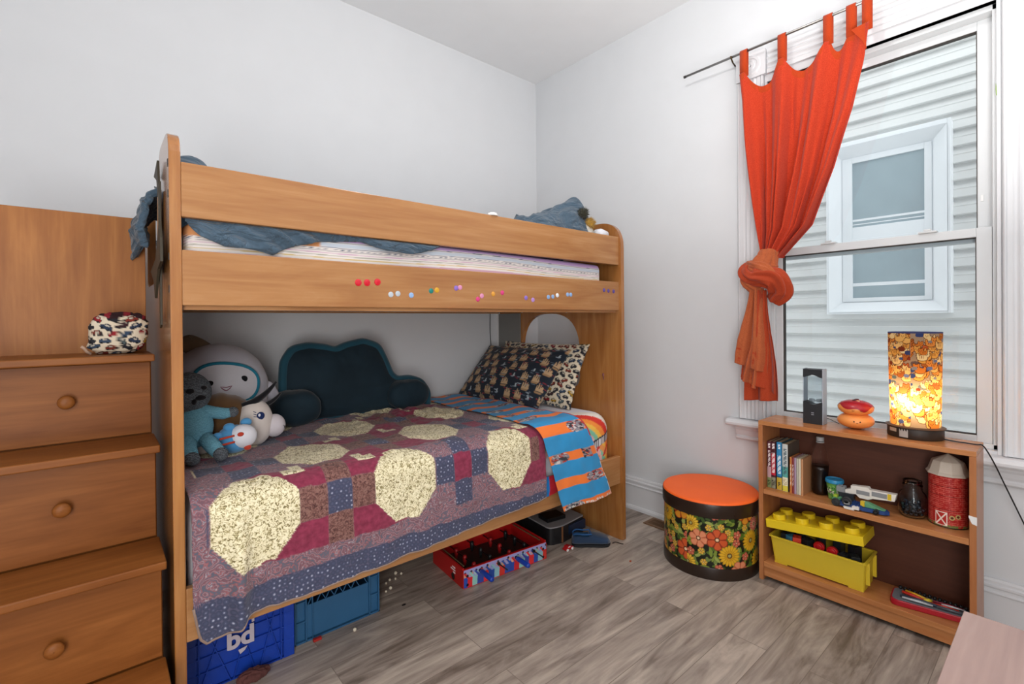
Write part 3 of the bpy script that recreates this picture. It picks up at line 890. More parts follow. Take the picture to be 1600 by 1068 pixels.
def cars_print(U, V, dens=.055, bg='#d8ccb4', seed=3):
    """little cars scattered on a cloth"""
    n = len(U); col = flat(n, bg); rng = random.Random(seed)
    cols = ['#8c2028', '#37485e', '#24242a', '#3a2226', '#4c5a5c', '#a8822a', '#2c2a30', '#7a2e22', '#28344a']
    u0, u1, v0, v1 = U.min(), U.max(), V.min(), V.max(); j = 0; yv = v0
    while yv < v1 + dens:
        xv = u0 + (dens * .55 if j % 2 else 0)
        while xv < u1 + dens:
            cx, cy = xv + rng.uniform(-.1, .1) * dens, yv + rng.uniform(-.08, .08) * dens; a = rng.uniform(-.7, .7); c = rng.choice(cols)
            s = dens * rng.uniform(.36, .46)
            near = (np.abs(U - cx) < dens) & (np.abs(V - cy) < dens)
            p = ((U - cx) * math.cos(a) + (V - cy) * math.sin(a)) / s; q = (-(U - cx) * math.sin(a) + (V - cy) * math.cos(a)) / s
            body = near & ((p / 1.0) ** 4 + (q / .34) ** 4 < 1); roof = near & (((p + .1) / .5) ** 4 + ((q - .32) / .34) ** 4 < 1)
            out = near & (((p / 1.08) ** 4 + (q / .42) ** 4 < 1) | (((p + .1) / .58) ** 4 + ((q - .32) / .42) ** 4 < 1))
            col = mixc(col, out, '#2a2224'); col = mixc(col, body | roof, c)
            col = mixc(col, near & (((p + .1) / .34) ** 4 + ((q - .36) / .18) ** 4 < 1), '#b8b0a0')
            for wx in (-.55, .55): col = mixc(col, near & ((p - wx) ** 2 + (q + .34) ** 2 < .05), '#15151a')
            xv += dens * 1.08
        yv += dens * .62; j += 1
    return col

def ships_print(U, V, seed=5):
    n = len(U); col = flat(n, '#1b2430'); rng = random.Random(seed)
    d = .085; j = 0; yv = V.min() - .01
    # small red and pale dashes
    for _ in range(260):
        cx, cy = rng.uniform(U.min(), U.max()), rng.uniform(V.min(), V.max()); s = rng.uniform(.008, .018)
        near = (np.abs(U - cx) < .03) & (np.abs(V - cy) < .02)
        col = mixc(col, near & ((((U - cx) + (V - cy) * 1.5) / s) ** 2 + ((V - cy) / .0028) ** 2 < 1), rng.choice(['#8e3038', '#7a2a34', '#93a0a8', '#5c6a78']))
    while yv < V.max() + d:
        xv = U.min() + (d * .5 if j % 2 else 0); i = 0
        while xv < U.max() + d:
            cx, cy = xv + rng.uniform(-.006, .006), yv + rng.uniform(-.005, .005)
            big = (i + j) % 3 != 2; s = .034 if big else .018; c = '#b89a76' if big else '#a8b4b8'
            near = (np.abs(U - cx) < .05) & (np.abs(V - cy) < .05)
            p = (U - cx) / s; q = (V - cy) / s
            for k, (ox, hh) in enumerate(((-.62, .75), (-.25, 1.1), (.12, .95), (.48, .7)) if big else ((0, 1.0), (.35, .7))):
                tri = near & (q > -.35) & (q < hh) & (p > ox - .05) & (p < ox + .34 * (1 - (q + .35) / (hh + .35)) ** .7 + .02)
                col = mixc(col, tri, c)
            hull = near & (q < -.38) & (q > -.72) & (np.abs(p) < 1.0 + q * .6)
            col = mixc(col, hull, '#9a7a58' if big else '#8894a0')
            xv += d; i += 1
        yv += .060; j += 1
    return col
pm = painted('printed_pillow_cotton', .85, 110, .25, sheen=.1)
# sailing ship pillow leaning on the car pillow
up = Vector((.27, 0, .31)).normalized(); wy = Vector((-.035, -1, .0)).normalized(); nrm = wy.cross(up)
nrm = Vector((-up.z, 0, up.x))
pillow('pillow', (-.650, -.435, .874), (.06, -1, -.01), up, nrm, .72, .42, .15, lambda U, V, s: ships_print(U, V), 'dark navy pillow printed with sailing ships, in front of the car pillow', pm, seed=1.3)
up2 = Vector((.17, 0, .36)).normalized(); n2 = Vector((-up2.z, 0, up2.x))
pillow('pillow', (-.523, -.515, .884), (.02, -1, .0), up2, n2, .74, .40, .12, lambda U, V, s: cars_print(U, V, .05), 'cream pillow printed with dark vintage cars, behind the ship pillow', pm, seed=4.1)

# ---- upper mattress
um = thing('upper_mattress', 'upper bunk mattress in a pastel striped fitted sheet', 'mattress', (-1.4, -.55, 1.281))
o = softbox(MB(), -2.400, -.535, -1.058, -.065, 1.281, 1.497, .03, 160, 1100, 0, fn=lambda x, y, z: (y, z + (.010 * math.sin((x + 2.4) * 1.7) if z > 1.4 else 0))).build('fitted_sheet', painted('pastel_striped_sheet', .85, 120, .2), um, smooth=True)
def pastel(co):
    x, y, z = co.T; col = flat(len(x), '#dcd6d2'); zz = z - .010 * np.sin((x + 2.4) * 1.7) + .004 * np.sin(x * 6)
    for a_, b_, c in ((1.476, 1.50, '#b79ac8'), (1.4715, 1.474, '#6c7484'), (1.456, 1.469, '#bcc6d2'), (1.4525, 1.4545, '#70788a'), (1.441, 1.443, '#98929a'), (1.433, 1.436, '#c8a8bc'), (1.425, 1.428, '#a4a49a'), (1.416, 1.419, '#c9b27a'), (1.40, 1.408, '#c9a2b4')):
        col = mixc(col, (zz > a_) & (zz < b_), c)
    dash = (np.abs(zz - 1.4475) < .0014) & ((x * 90).astype(int) % 2 == 0); col = mixc(col, dash, '#5c6478')
    lf = (x < -2.02) & (zz > 1.452); col = mixc(col, lf, '#c88a5a')
    top = y > -1.04; col = mixc(col, top & (((y * 40).astype(int) % 3) == 0), '#b8a6c4')
    return col
paint(o, pastel)

# ---- comforter on the upper bunk
cf_mat = plain('slate_blue_jersey', '#405566', .8, var=.12, sheen=.2)
_nt = cf_mat.node_tree; _bs = _nt.nodes['Principled BSDF']
_tc = nd(_nt, 'ShaderNodeTexCoord'); _mp = nd(_nt, 'ShaderNodeMapping'); _mp.inputs['Scale'].default_value = (7, 7, 13); _mp.inputs['Rotation'].default_value = (0, .6, .3)
_nt.links.new(_tc.outputs['Object'], _mp.inputs[0])
_n = nd(_nt, 'ShaderNodeTexNoise'); _n.inputs['Scale'].default_value = 1.3; _n.inputs['Detail'].default_value = 3; _n.inputs['Distortion'].default_value = 1.5
_nt.links.new(_mp.outputs[0], _n.inputs['Vector']); bump(_nt, _bs, _n.outputs[0], .9, .045)
def folds(x, y, s, o): 
    n_ = N2(x + .2 * N2(x, y, 4, o), y, s, o); return (1 - abs(n_) * 2.4)
bx_ = [-2.396, -2.365, -2.30, -2.215, -2.169, -2.12, -2.02, -1.886, -1.79, -1.685, -1.60, -1.54, -1.0, -.5]
bz_ = [1.495, 1.453, 1.431, 1.423, 1.417, 1.444, 1.472, 1.486, 1.462, 1.457, 1.480, 1.505, 1.52, 1.52]
def cf_pt(u, v):
    x = -2.398 + (1.93) * u
    tl = .99; zb = float(np.interp(x, bx_, bz_)); t = v * (tl + .10)
    y = -.065 - min(t, tl); 
    h = 1.535 + .016 * folds(x, y, 5, 2) + .014 * folds(x, y, 11, 6)
    l = math.exp(-((x + 2.40) / .14) ** 4) * math.exp(-((y + .66) / .28) ** 4)
    h += .215 * l * (1 + .10 * N2(x, y, 12, 3))
    r = (1 / (1 + math.exp(-(x + 1.02) / .05))) * (1 / (1 + math.exp((x + .505) / .012)))
    yy = math.exp(-((y + .84) / .17) ** 4)
    h += r * yy * (.285 + .045 * N2(x, y, 8, 1.4) + .05 * folds(x, y, 7, 9)) * (.60 + .40 * sstep(-1.0, -.62, x)) * (1 - .14 * math.exp(-((x + .74) / .05) ** 2))
    h = max(h, 1.515)
    if y < -1.02: h -= (-y - 1.02) * .5
    if t > tl:
        k = (t - tl) / .10; y = -1.0625 - .003 * math.sin(k * PI) ; z0 = h; z = z0 + (zb - z0) * k
        w_ = sstep(1.503, 1.488, z) * sstep(1.405, 1.425, z) if x < -1.50 else 0; q_ = folds(x * 1.1 + z * 1.6, z * .8, 8, 4); y = -1.0625 - .026 * w_ * max(0, q_ * .8 + .2) * sstep(-2.39, -2.36, x)
        return (x, y, z)
    return (x, y, h)
comf = MB().grid(330, 170, cf_pt).build('comforter', cf_mat, None, smooth=True)
tag(comf, 'rumpled slate blue comforter lying along the top bunk', 'comforter')
comf.modifiers.new('thickness', 'SOLIDIFY').thickness = .004
# corner hanging out over the opening beside the stairs
def cc_pt(u, v):
    y = -.80 + .40 * u; a = v * 1.0
    e = .035 * math.sin(u * 9) + .015 * N2(y, v, 14, 3)
    P = [(-2.37, 1.655), (-2.43, 1.665), (-2.482, 1.60 + e * .4), (-2.500 + e * .3, 1.52), (-2.490 + e * .25, 1.44 + e * .6 + .05 * abs(u - .35))]
    k = a * (len(P) - 1); i = min(int(k), len(P) - 2); f = k - i; f = f * f * (3 - 2 * f) * .5 + f * .5
    return (P[i][0] * (1 - f) + P[i + 1][0] * f + .008 * folds(y, v, 9, 5), y, P[i][1] * (1 - f) + P[i + 1][1] * f - .09 * (u - .3) ** 2)
cc = MB().grid(60, 50, cc_pt).build('draped_corner', cf_mat, comf, smooth=True); cc.modifiers.new('thickness', 'SOLIDIFY').thickness = .02

# ================================================================ backrest cushion
def puff(b, outline, c, frame3, th, pw=.5, rings=14, wr=None, back=1.0):
    """inflated shape from a star-shaped 2d outline around c; frame3 = origin, ex, ey, en"""
    O, ex, ey, en = [Vector(q) for q in frame3]; n = len(outline); vs = []; fs = []
    for sgn in (1, -1):
        base = len(vs)
        for k in range(rings + 1):
            a = PI / 2 * k / rings; s_ = math.cos(a); hgt = (max(0, 1 - s_ * s_)) ** pw * th * (sgn if sgn > 0 else -back)
            for p in outline:
                q = (c[0] + (p[0] - c[0]) * s_, c[1] + (p[1] - c[1]) * s_)
                w_ = wr(q[0], q[1], s_) if wr and sgn > 0 else 0
                vs.append(O + ex * q[0] + ey * q[1] + en * (hgt + w_ * (1 - s_ ** 6)))
        for k in range(rings):
            for i in range(n):
                j = (i + 1) % n
                f = (base + k * n + i, base + k * n + j, base + (k + 1) * n + j, base + (k + 1) * n + i)
                fs.append(f if sgn > 0 else f[::-1])
    return b.add(vs, fs)

vel = plain('dark_teal_velvet', '#172832', .75, nscale=60, nstr=.15, var=.25, sheen=.12, spec=.2)
velp = plain('teal_velvet_piping', '#174454', .7, nscale=60, nstr=.15, var=.2, sheen=.4, spec=.2)
bk = thing('backrest_cushion', 'dark teal velvet backrest cushion with two arms leaning on the wall', 'cushion', (-1.6, -.2, .72))
ol = [(-1.985, .722), (-1.995, .80), (-1.965, .852), (-1.915, .872), (-1.915, .93), (-1.905, 1.02), (-1.865, 1.078), (-1.79, 1.092), (-1.70, 1.078), (-1.655, 1.062), (-1.60, 1.085), (-1.50, 1.105), (-1.42, 1.075), (-1.385, 1.00), (-1.355, .915), (-1.32, .885), (-1.24, .885), (-1.17, .86), (-1.13, .80), (-1.135, .722)]
ol = resample(round_poly(ol, .022, 4), 200, 0)
lean = (Vector((0, -.24, 0)), Vector((1, 0, 0)), Vector((0, .13, .992)), Vector((0, -.992, .13)))
lean = (lean[0] + Vector((0, -.13 * .725 * 1.0, 0)), lean[1], lean[2], lean[3])
def onl(p, d): return lean[0] + lean[1] * p[0] + lean[2] * p[1] + lean[3] * d
def wr_(x, y, s_): return .009 * max(0, folds(x * 1.1, y * .5, 16, 3)) * math.exp(-((y - 1.04) / .05) ** 2) + .004 * folds(x * .35, y, 14, 8)
puff(MB(), ol, (-1.62, .84), lean, .060, .30, 22, wr=wr_, back=.6).build('back', vel, bk, smooth=True)
MB().tube([onl(p, .012) for p in ol], .0225, 12, closed=True).build('piping', velp, bk, smooth=True)
def arm(c, r, ang, nm='armrest'):
    o2 = []
    for i in range(60):
        a = 2 * PI * i / 60; o2.append((r[0] * math.copysign(abs(math.cos(a)) ** .85, math.cos(a)), r[1] * math.copysign(abs(math.sin(a)) ** .85, math.sin(a))))
    ex = Vector((math.cos(ang), math.sin(ang), 0)); en = Vector((math.sin(ang), -math.cos(ang), 0)); ez = Vector((0, 0, 1))
    L = r[2]; prof = [(0, .3), (.01, .8), (.04, .95), (.10, 1), (.6, 1.0), (.75, .99), (.86, .94), (.93, .84), (.98, .62), (1.0, .35), (1.006, .001)]
    vs = [Vector(c) + en * (t * L) + ex * (p[0] * k) + ez * (p[1] * k + .008 * N2(p[0] * 9, t * 4, 3, 1)) for t, k in prof for p in o2]
    fs = [(i * 60 + k, i * 60 + (k + 1) % 60, (i + 1) * 60 + (k + 1) % 60, (i + 1) * 60 + k) for i in range(len(prof) - 1) for k in range(60)]
    return MB().add(vs, fs).build(nm, vel, bk, smooth=True)
arm((-1.868, -.19, .802), (.108, .082, .20), -.10)
arm((-1.285, -.17, .800), (.125, .080, .17), .06)

# ================================================================ soft toys on the left of the bed
def plush(col, var=.06): return plain('plush_' + col.strip('#'), col, .95, nscale=220, nstr=.3, ndist=.002, var=var, sheen=.4, spec=.1)
gry = plush('#b0b0ba'); wht = plush('#dadbe2'); drk = plush('#17171b', .02)
sh = thing('shark_plush', 'big grey shark plush wearing a blue diving mask, leaning by the wall', 'soft toy', (-2.19, -.28, .72))
def egg(d): return 1 - .10 * max(0, d.z) ** 2 + .05 * max(0, -d.z) + .012 * N2(d.x, d.z, 5, 2)
body = MB().ball((-2.195, -.285, .915), (.200, .135, .222), fn=egg, nu=56, nv=36); body.v = [(p[0], p[1], max(p[2], .726)) for p in body.v]; body = body.build('body', gry, sh, smooth=True)
body_n = None
# paler snout plate
def on_shark(x, z, out=0.0):
    u = (x + 2.195) / .200; w_ = (z - .915) / .222
    k = max(0.0, 1 - u * u - w_ * w_)
    for _ in range(3):
        d = Vector((u, -math.sqrt(max(0, k)), w_)).normalized(); s_ = egg(d)
        k = max(0.0, 1 - (u / s_) ** 2 - (w_ / s_) ** 2)
    return Vector((x, -.285 - .135 * s_ * math.sqrt(k) - out, z))
fc = (-2.180, .952)
def ring_pts(k, m_=60):
    o = []
    for i in range(m_):
        a = 2 * PI * i / m_; ca, sa = math.cos(a), math.sin(a)
        dx = .125 * k * math.copysign(abs(ca) ** .85, ca); dz = .082 * k * math.copysign(abs(sa) ** .85, sa)
        o.append((fc[0] + dx * .98 + dz * .12, fc[1] + dz - dx * .14))
    return o
vs = []; fs = []
for r_i, k in enumerate((1.0, .75, .5, .25, .01)): vs += [on_shark(p[0], p[1], .0025) for p in ring_pts(k)]
fs = [(r_i * 60 + i, r_i * 60 + (i + 1) % 60, (r_i + 1) * 60 + (i + 1) % 60, (r_i + 1) * 60 + i) for r_i in range(4) for i in range(60)]
MB().add(vs, fs).build('face', plush('#c4c3c9'), sh, smooth=True)
MB().tube([on_shark(p[0], p[1], .001) for p in ring_pts(1.0)], .0075, 8, closed=True).build('mask_rim', plush('#1f7088'), sh, smooth=True)
for ex_, ez_ in ((-2.243, .956), (-2.118, .966)):
    MB().ball(on_shark(ex_, ez_, .001), (.0145, .004, .0140), nu=20, nv=12).build('eye', drk, sh, smooth=True)
mp_ = [(-2.187 + .021 * a, .938 + .004 * abs(a) - (.013 if s_ else 0) * (1 - a * a)) for s_ in (0, 1) for a in ([-1, -.5, 0, .5, 1] if not s_ else [.7, .3, 0, -.3, -.7])]
MB().tube([on_shark(p[0], p[1], .003) for p in mp_], .0018, 6, closed=True).build('mouth', plush('#7a2740'), sh, smooth=True)
fin = [(-.06, 0), (-.055, .032), (-.035, .050), (-.01, .052), (.03, .032), (.07, .0), (.05, -.03), (-.03, -.03)]
fin = resample(round_poly(fin, .015, 4), 50, 0)
puff(MB(), fin, (0, .015), ((-2.275, -.27, 1.105), (1, 0, 0), (0, 0, 1), (0, -1, 0)), .022, .5, 6).build('top_fin', plush('#6b5844'), sh, smooth=True)
sf = resample(round_poly([(0, .05), (.05, .02), (.075, -.03), (.068, -.052), (.03, -.06), (-.03, -.055), (-.03, .04)], .012, 4), 50, 0)
puff(MB(), sf, (.01, -.01), ((-2.025, -.30, .905), (1, 0, 0), (0, 0, 1), (0, -1, 0)), .024, .5, 6).build('side_fin', plush('#bcbcc6'), sh, smooth=True)
puff(MB(), [(-p[0], p[1]) for p in sf][::-1], (-.01, -.01), ((-2.375, -.30, .90), (1, 0, 0), (0, 0, 1), (0, -1, 0)), .018, .5, 6).build('side_fin', plush('#bcbcc6'), sh, smooth=True)

cow = thing('cow_plush', 'cream cow plush with brown back and black horns lying under the shark', 'soft toy', (-2.15, -.55, .72))
brn = plush('#6e5134', .12); crm = plush('#cfc6c0')
MB().ball((-2.235, -.50, .826), (.135, .10, .100), nu=48, nv=30, fn=lambda d: 1 + .03 * N2(d.x, d.z, 4, 5) + .02 * math.sin(d.x * 14) * max(0, d.z)).build('body', brn, cow, smooth=True)
hd = MB().ball((-2.115, -.555, .806), (.070, .060, .092), nu=40, nv=28, fn=lambda d: 1 + .06 * max(0, -d.z)).build('head', crm, cow, smooth=True)
MB().ball((-2.040, -.560, .782), (.042, .040, .046), nu=30, nv=20).build('muzzle', plush('#cdc6cb'), cow, smooth=True)
MB().tube([(-2.014, -.588, .786), (-2.008, -.590, .776), (-2.010, -.592, .770)], .0015, 6).build('nostril', drk, cow)
for (c0, k) in (((-2.160, -.565, .880), 1.0), ((-2.085, -.545, .868), .55)):
    pth = [Vector(c0) + Vector((.012 * i * k * 1.25, -.004 * i, (.0012 * i * i * 1.1) * k)) for i in range(9)]
    MB().tube(pth, [.003 + .0135 * k * math.sin(PI * min(1, (i + 1) / 9.5)) ** .8 * (1 - .06 * i) for i in range(9)], 10).build('horn', drk, cow, smooth=True)
def head_pt(x, z, o=0):
    u = (x + 2.115) / .070; w_ = (z - .806) / .092; return Vector((x, -.555 - .060 * math.sqrt(max(0, 1 - u * u - w_ * w_)) - o, z))
ey = MB().ball(head_pt(-2.103, .836, .0), (.0150, .004, .0160), nu=20, nv=12).build('eye', plush('#1c2c58', .02), cow, smooth=True)
MB().ball(head_pt(-2.108, .840, .004), (.0045, .002, .0060), nu=12, nv=8).build('eye_highlight', wht, ey, smooth=True)
for a in (0, 1, 2): MB().tube([head_pt(-2.118, .834 + .008 * a, .001), head_pt(-2.128, .836 + .010 * a, .001)], .0014, 5).build('eyelash', plush('#1c2c58', .02), cow)
for xx in (-2.30, -2.22): MB().ball((xx, -.60, .752), (.035, .045, .032), nu=24, nv=16).build('leg', crm, cow, smooth=True)

sm = thing('small_blue_plush', 'little bright blue and white plush lying on its side before the cow', 'soft toy', (-2.19, -.68, .72))
blu = plush('#4f93c4'); red = plush('#b8402e')
MB().ball((-2.205, -.665, .772), (.062, .048, .052), nu=36, nv=24).build('body', blu, sm, smooth=True)
MB().ball((-2.182, -.688, .782), (.048, .036, .044), nu=36, nv=24).build('white_face', wht, sm, smooth=True)
MB().ball((-2.196, -.722, .797), (.011, .005, .008), nu=16, nv=10).build('mouth', red, sm, smooth=True)
MB().ball((-2.170, -.705, .742), (.013, .010, .011), nu=16, nv=10).build('cheek', red, sm, smooth=True)
for c_ in ((-2.262, -.68, .790), (-2.225, -.68, .820), (-2.165, -.66, .828)):
    MB().ball(c_, (.020, .014, .016), nu=20, nv=12).build('ear' if c_[0] < -2.2 else 'paw', blu, sm, smooth=True)
for q in (0, 1): MB().tube([(-2.262 + .002 * i * 4, -.715 + .004 * q, .765 + .022 * q + .001 * i) for i in range(7)], .004, 8).build('red_stripe', red, sm, smooth=True)

dl = thing('knitted_doll', 'knitted grey headed doll with pale blue body beside the left bed post', 'soft toy', (-2.33, -.68, .72))
def knit_m(name, c1, c2, sc=260):
    mt, nt, bs = new_mat(name); tc = nd(nt, 'ShaderNodeTexCoord')
    wv = nd(nt, 'ShaderNodeTexWave', bands_direction='Z'); wv.inputs['Scale'].default_value = sc / 4; wv.inputs['Distortion'].default_value = 5; wv.inputs['Detail'].default_value = 3; wv.inputs['Detail Scale'].default_value = 4
    nt.links.new(tc.outputs['Object'], wv.inputs['Vector']); cr = nd(nt, 'ShaderNodeValToRGB')
    cr.color_ramp.elements[0].color = lin(c1); cr.color_ramp.elements[1].color = lin(c2); nt.links.new(wv.outputs[0], cr.inputs[0])
    nt.links.new(cr.outputs[0], bs.inputs['Base Color']); bs.inputs['Roughness'].default_value = .95; bump(nt, bs, wv.outputs[0], .8, .003)
    return mt
kg = knit_m('grey_knit', '#2c3238', '#7a838a'); kb = knit_m('pale_blue_knit', '#5896ae', '#86c6da', 330)
MB().ball((-2.345, -.645, .955), (.072, .066, .074), nu=40, nv=28).build('head', kg, dl, smooth=True)
for (x, z, w_, h_) in ((-2.348, .968, .020, .012), (-2.306, .975, .016, .010), (-2.318, .942, .028, .012), (-2.336, .930, .012, .014)):
    MB().ball((x, -.645 - .066 * math.sqrt(max(0, 1 - ((x + 2.345) / .072) ** 2 - ((z - .955) / .074) ** 2)) - .000, z), (w_ * .7, .006, h_ * .8), nu=16, nv=10).build('black_patch', drk, dl, smooth=True)
MB().ball((-2.330, -.655, .835), (.060, .055, .078), nu=36, nv=24).build('body', kb, dl, smooth=True)
MB().tube([(-2.31, -.66, .895), (-2.275, -.665, .880), (-2.240, -.672, .872), (-2.215, -.678, .874)], [.020, .022, .021, .016], 14).build('arm', kb, dl, smooth=True)
MB().ball((-2.212, -.679, .875), (.019, .019, .019), nu=20, nv=12).build('hand', kg, dl, smooth=True)
MB().tube([(-2.305, -.68, .80), (-2.285, -.72, .770), (-2.270, -.765, .750)], [.026, .026, .022], 14).build('leg', kb, dl, smooth=True)
MB().tube([(-2.355, -.68, .80), (-2.355, -.72, .765), (-2.352, -.765, .748)], [.026, .026, .022], 14).build('leg', kb, dl, smooth=True)
MB().ball((-2.268, -.772, .748), (.024, .026, .024), nu=20, nv=12).build('foot', kg, dl, smooth=True)
MB().ball((-2.352, -.772, .746), (.024, .026, .024), nu=20, nv=12).build('foot', kg, dl, smooth=True)

# ================================================================ things on and by the stairs
bag = thing('drawstring_bag', 'small cream cloth bag printed with cars lying on the top stair', 'bag', (-2.54, -.72, 1.11))
rec = []
def bag_pt(d):
    k = 1 + .05 * N2(d.x * 2, d.z * 2, 1.6, 3) + .04 * N2(d.x, d.z, 5, 1)
    return k
bb = MB(); nu_, nv_ = 160, 110
def bagf(u, v):
    a = 2 * PI * u; t = PI * v
    d = Vector((math.sin(t) * math.cos(a), math.sin(t) * math.sin(a), math.cos(t)))
    q = Vector([math.copysign(abs(c_) ** .62, c_) for c_ in d]); k = bag_pt(d)
    z = q.z * .066 * k; z = max(z, -.0635)
    if d.z > .5: z += .006 * N2(d.x, d.y, 6, 2) 
    rec.append((q.x * .070, z))
    return (-2.538 + q.x * .074 * k + .010 * d.z, -.722 + q.y * .052 * k, 1.1745 + z)
bb.grid(nu_, nv_, bagf, cu=True); bo = bb.build('bag_body', painted('bag_cotton', .85, 160, .3), bag, smooth=True)
BR = np.array(rec)
def bagpaint(co):
    col = cars_print(BR[:, 0] + (co[:, 1] > -.722) * .3, BR[:, 1], .034, '#d6c9b2', 11)
    top = (BR[:, 1] > .050 + .006 * np.sin(BR[:, 0] * 90)); col = mixc(col, top, '#2a1418'); col = mixc(col, top & (np.sin(BR[:, 0] * 140) > .5), '#7c1c26')
    return col
paint(bo, bagpaint)
MB().tube([(-2.605, -.735, 1.1125), (-2.615, -.738, 1.120), (-2.622, -.742, 1.132), (-2.628, -.742, 1.136)], .004, 8).build('drawstring', plush('#c8a890'), bag, smooth=True)

M['card'] = plain('dark_olive_cardboard', '#3a3326', .6)
sw = thing('toy_sword', 'dark toy sword with a pointed guard hanging on the left bed post', 'toy', (-2.455, -.9, 1.2))
def yz(pts, x0, x1, nm, mt): return MB().prism(pts, 'x', x0, x1).build(nm, mt, sw, bevel=.001)
yz([(-.905, 1.635), (-.82, 1.665), (-.93, 1.70 - .01), (-.955, 1.60), (-.93, 1.58)], -2.450, -2.444, 'tip', M['card'])
yz([(-.935, 1.60), (-.968, 1.62), (-.968, 1.20), (-.940, 1.19)], -2.449, -2.4435, 'blade', M['card'])
yz([(-.905, 1.60), (-.933, 1.60), (-.933, 1.40), (-.880, 1.36), (-.80, 1.375), (-.88, 1.45)], -2.448, -2.440, 'grip_board', M['edge'])
yz([(-.76, 1.372), (-.93, 1.395), (-1.045, 1.49), (-1.07, 1.44), (-1.075, 1.375), (-.99, 1.36), (-.90, 1.28), (-.865, 1.335)], -2.457, -2.450, 'guard', M['card'])

# ================================================================ bobble hat and light on the top bunk
hat = thing('bobble_hat', 'mustard and white bobble hat with dark green pompom by the far bed end', 'hat', (-.53, -.97, 1.60))
def pompom(c, r, mat, nm, seed):
    rng = random.Random(seed); b = MB(); b.ball(c, r * .62, nu=16, nv=10)
    for _ in range(420):
        d = Vector((rng.gauss(0, 1), rng.gauss(0, 1), rng.gauss(0, 1))).normalized(); L = r * rng.uniform(.8, 1.08)
        t = d.orthogonal().normalized() * .0016; s_ = d.cross(t).normalized() * .0016; p0 = Vector(c) + d * r * .4; p1 = Vector(c) + d * L
        b.add([p0 + t, p0 + s_, p0 - t, p0 - s_, p1], [(0, 1, 4), (1, 2, 4), (2, 3, 4), (3, 0, 4)])
    return b.build(nm, mat, hat)
pompom((-.598, -.985, 1.778), .040, plush('#2c2a18'), 'pompom', 1)
pompom((-.560, -1.000, 1.725), .040, plush('#a8802c'), 'yarn_fringe', 2)
MB().ball((-.565, -.96, 1.665), (.058, .055, .075), nu=30, nv=20).build('hat_body', knit_m('mustard_white_knit', '#c8c0b0', '#e6e2da', 200), hat, smooth=True)
tr = MB().tube([(-.535, -1.02, 1.668), (-.505, -1.025, 1.672), (-.462, -1.03, 1.668)], [.024, .028, .022], 18).build('rolled_cloth', wht, None, smooth=True); tag(tr, 'white rolled cloth tucked against the far end panel of the top bunk', 'cloth')
pk = thing('push_light', 'small glowing white push light sitting on the upper guard rail', 'light', (-1.295, -1.078, 1.654))
MB().lathe([(.0235, 0), (.0235, .004), (.020, .006)], (-1.295, -1.078, 1.6545), 28).build('base', M['white'], pk)
MB().lathe([(.019, .006), (.017, .010), (.010, .0125), (.001, .0132)], (-1.295, -1.078, 1.6545), 28).build('diffuser', plain('lit_diffuser', '#ffffff', .4, emis='#fff6e8', estr=3.0), pk, smooth=True)

# ================================================================ curtain and rod
rod = thing('curtain_rod', 'thin brushed metal curtain rod above the window', 'curtain rod', (-.085, -1.9, 2.556))
MB().tube([(-.07, -1.282, 2.562), (-.085, -1.75, 2.5545), (-.085, -2.75, 2.5545)], .0062, 12).build('rod', M['steel'], rod, smooth=True)
MB().tube([(-.07, -1.279, 2.562), (-.07, -1.290, 2.562)], .0075, 12).build('end_cap', plain('dark_cap', '#3a3634', .5), rod)
MB().tube([(-.001, -1.535, 2.545), (-.05, -1.545, 2.542), (-.082, -1.552, 2.548), (-.090, -1.552, 2.560)], .004, 8).build('bracket', plain('antique_brass', '#4c3a20', .5, metal=.6), rod, smooth=True)
MB().tube([(-.001, -2.69, 2.545), (-.05, -2.69, 2.542), (-.082, -2.69, 2.548)], .004, 8).build('bracket', M['steel'], rod, smooth=True)

def cloth_mat(name, c, trl, c2=None):
    mt, nt, bs = new_mat(name); tc = nd(nt, 'ShaderNodeTexCoord'); out = nt.nodes['Material Output']
    nz = nd(nt, 'ShaderNodeTexNoise'); nz.inputs['Scale'].default_value = 350; nt.links.new(tc.outputs['Object'], nz.inputs['Vector'])
    cr = nd(nt, 'ShaderNodeValToRGB'); cr.color_ramp.elements[0].color = lin(c); cr.color_ramp.elements[1].color = lin(c2 or c)
    cr.color_ramp.elements[0].position = .35; cr.color_ramp.elements[1].position = .65
    nt.links.new(nz.outputs[0], cr.inputs[0]); nt.links.new(cr.outputs[0], bs.inputs['Base Color'])
    bs.inputs['Roughness'].default_value = .85; bs.inputs['Sheen Weight'].default_value = .2; bs.inputs['Specular IOR Level'].default_value = .15
    bump(nt, bs, nz.outputs[0], .25, .001)
    tl = nd(nt, 'ShaderNodeBsdfTranslucent'); nt.links.new(cr.outputs[0], tl.inputs[0]); mx = nd(nt, 'ShaderNodeMixShader'); mx.inputs[0].default_value = trl
    nt.links.new(bs.outputs[0], mx.inputs[1]); nt.links.new(tl.outputs[0], mx.inputs[2]); nt.links.new(mx.outputs[0], out.inputs[0])
    return mt
cm = cloth_mat('orange_red_cotton', '#c4361a', .34, '#da5030')
cmk = cloth_mat('faded_terracotta_cotton', '#b85a34', .22, '#cc7044')
cmh = cloth_mat('terracotta_hem_cotton', '#b4401f', .22, '#c25030')
cur = thing('tab_top_curtain', 'orange red tab-top curtain gathered into a knot at the left of the window', 'curtain', (-.09, -1.8, 1.6))
tabs = [-1.618, -1.798, -1.990, -2.078, -2.135]
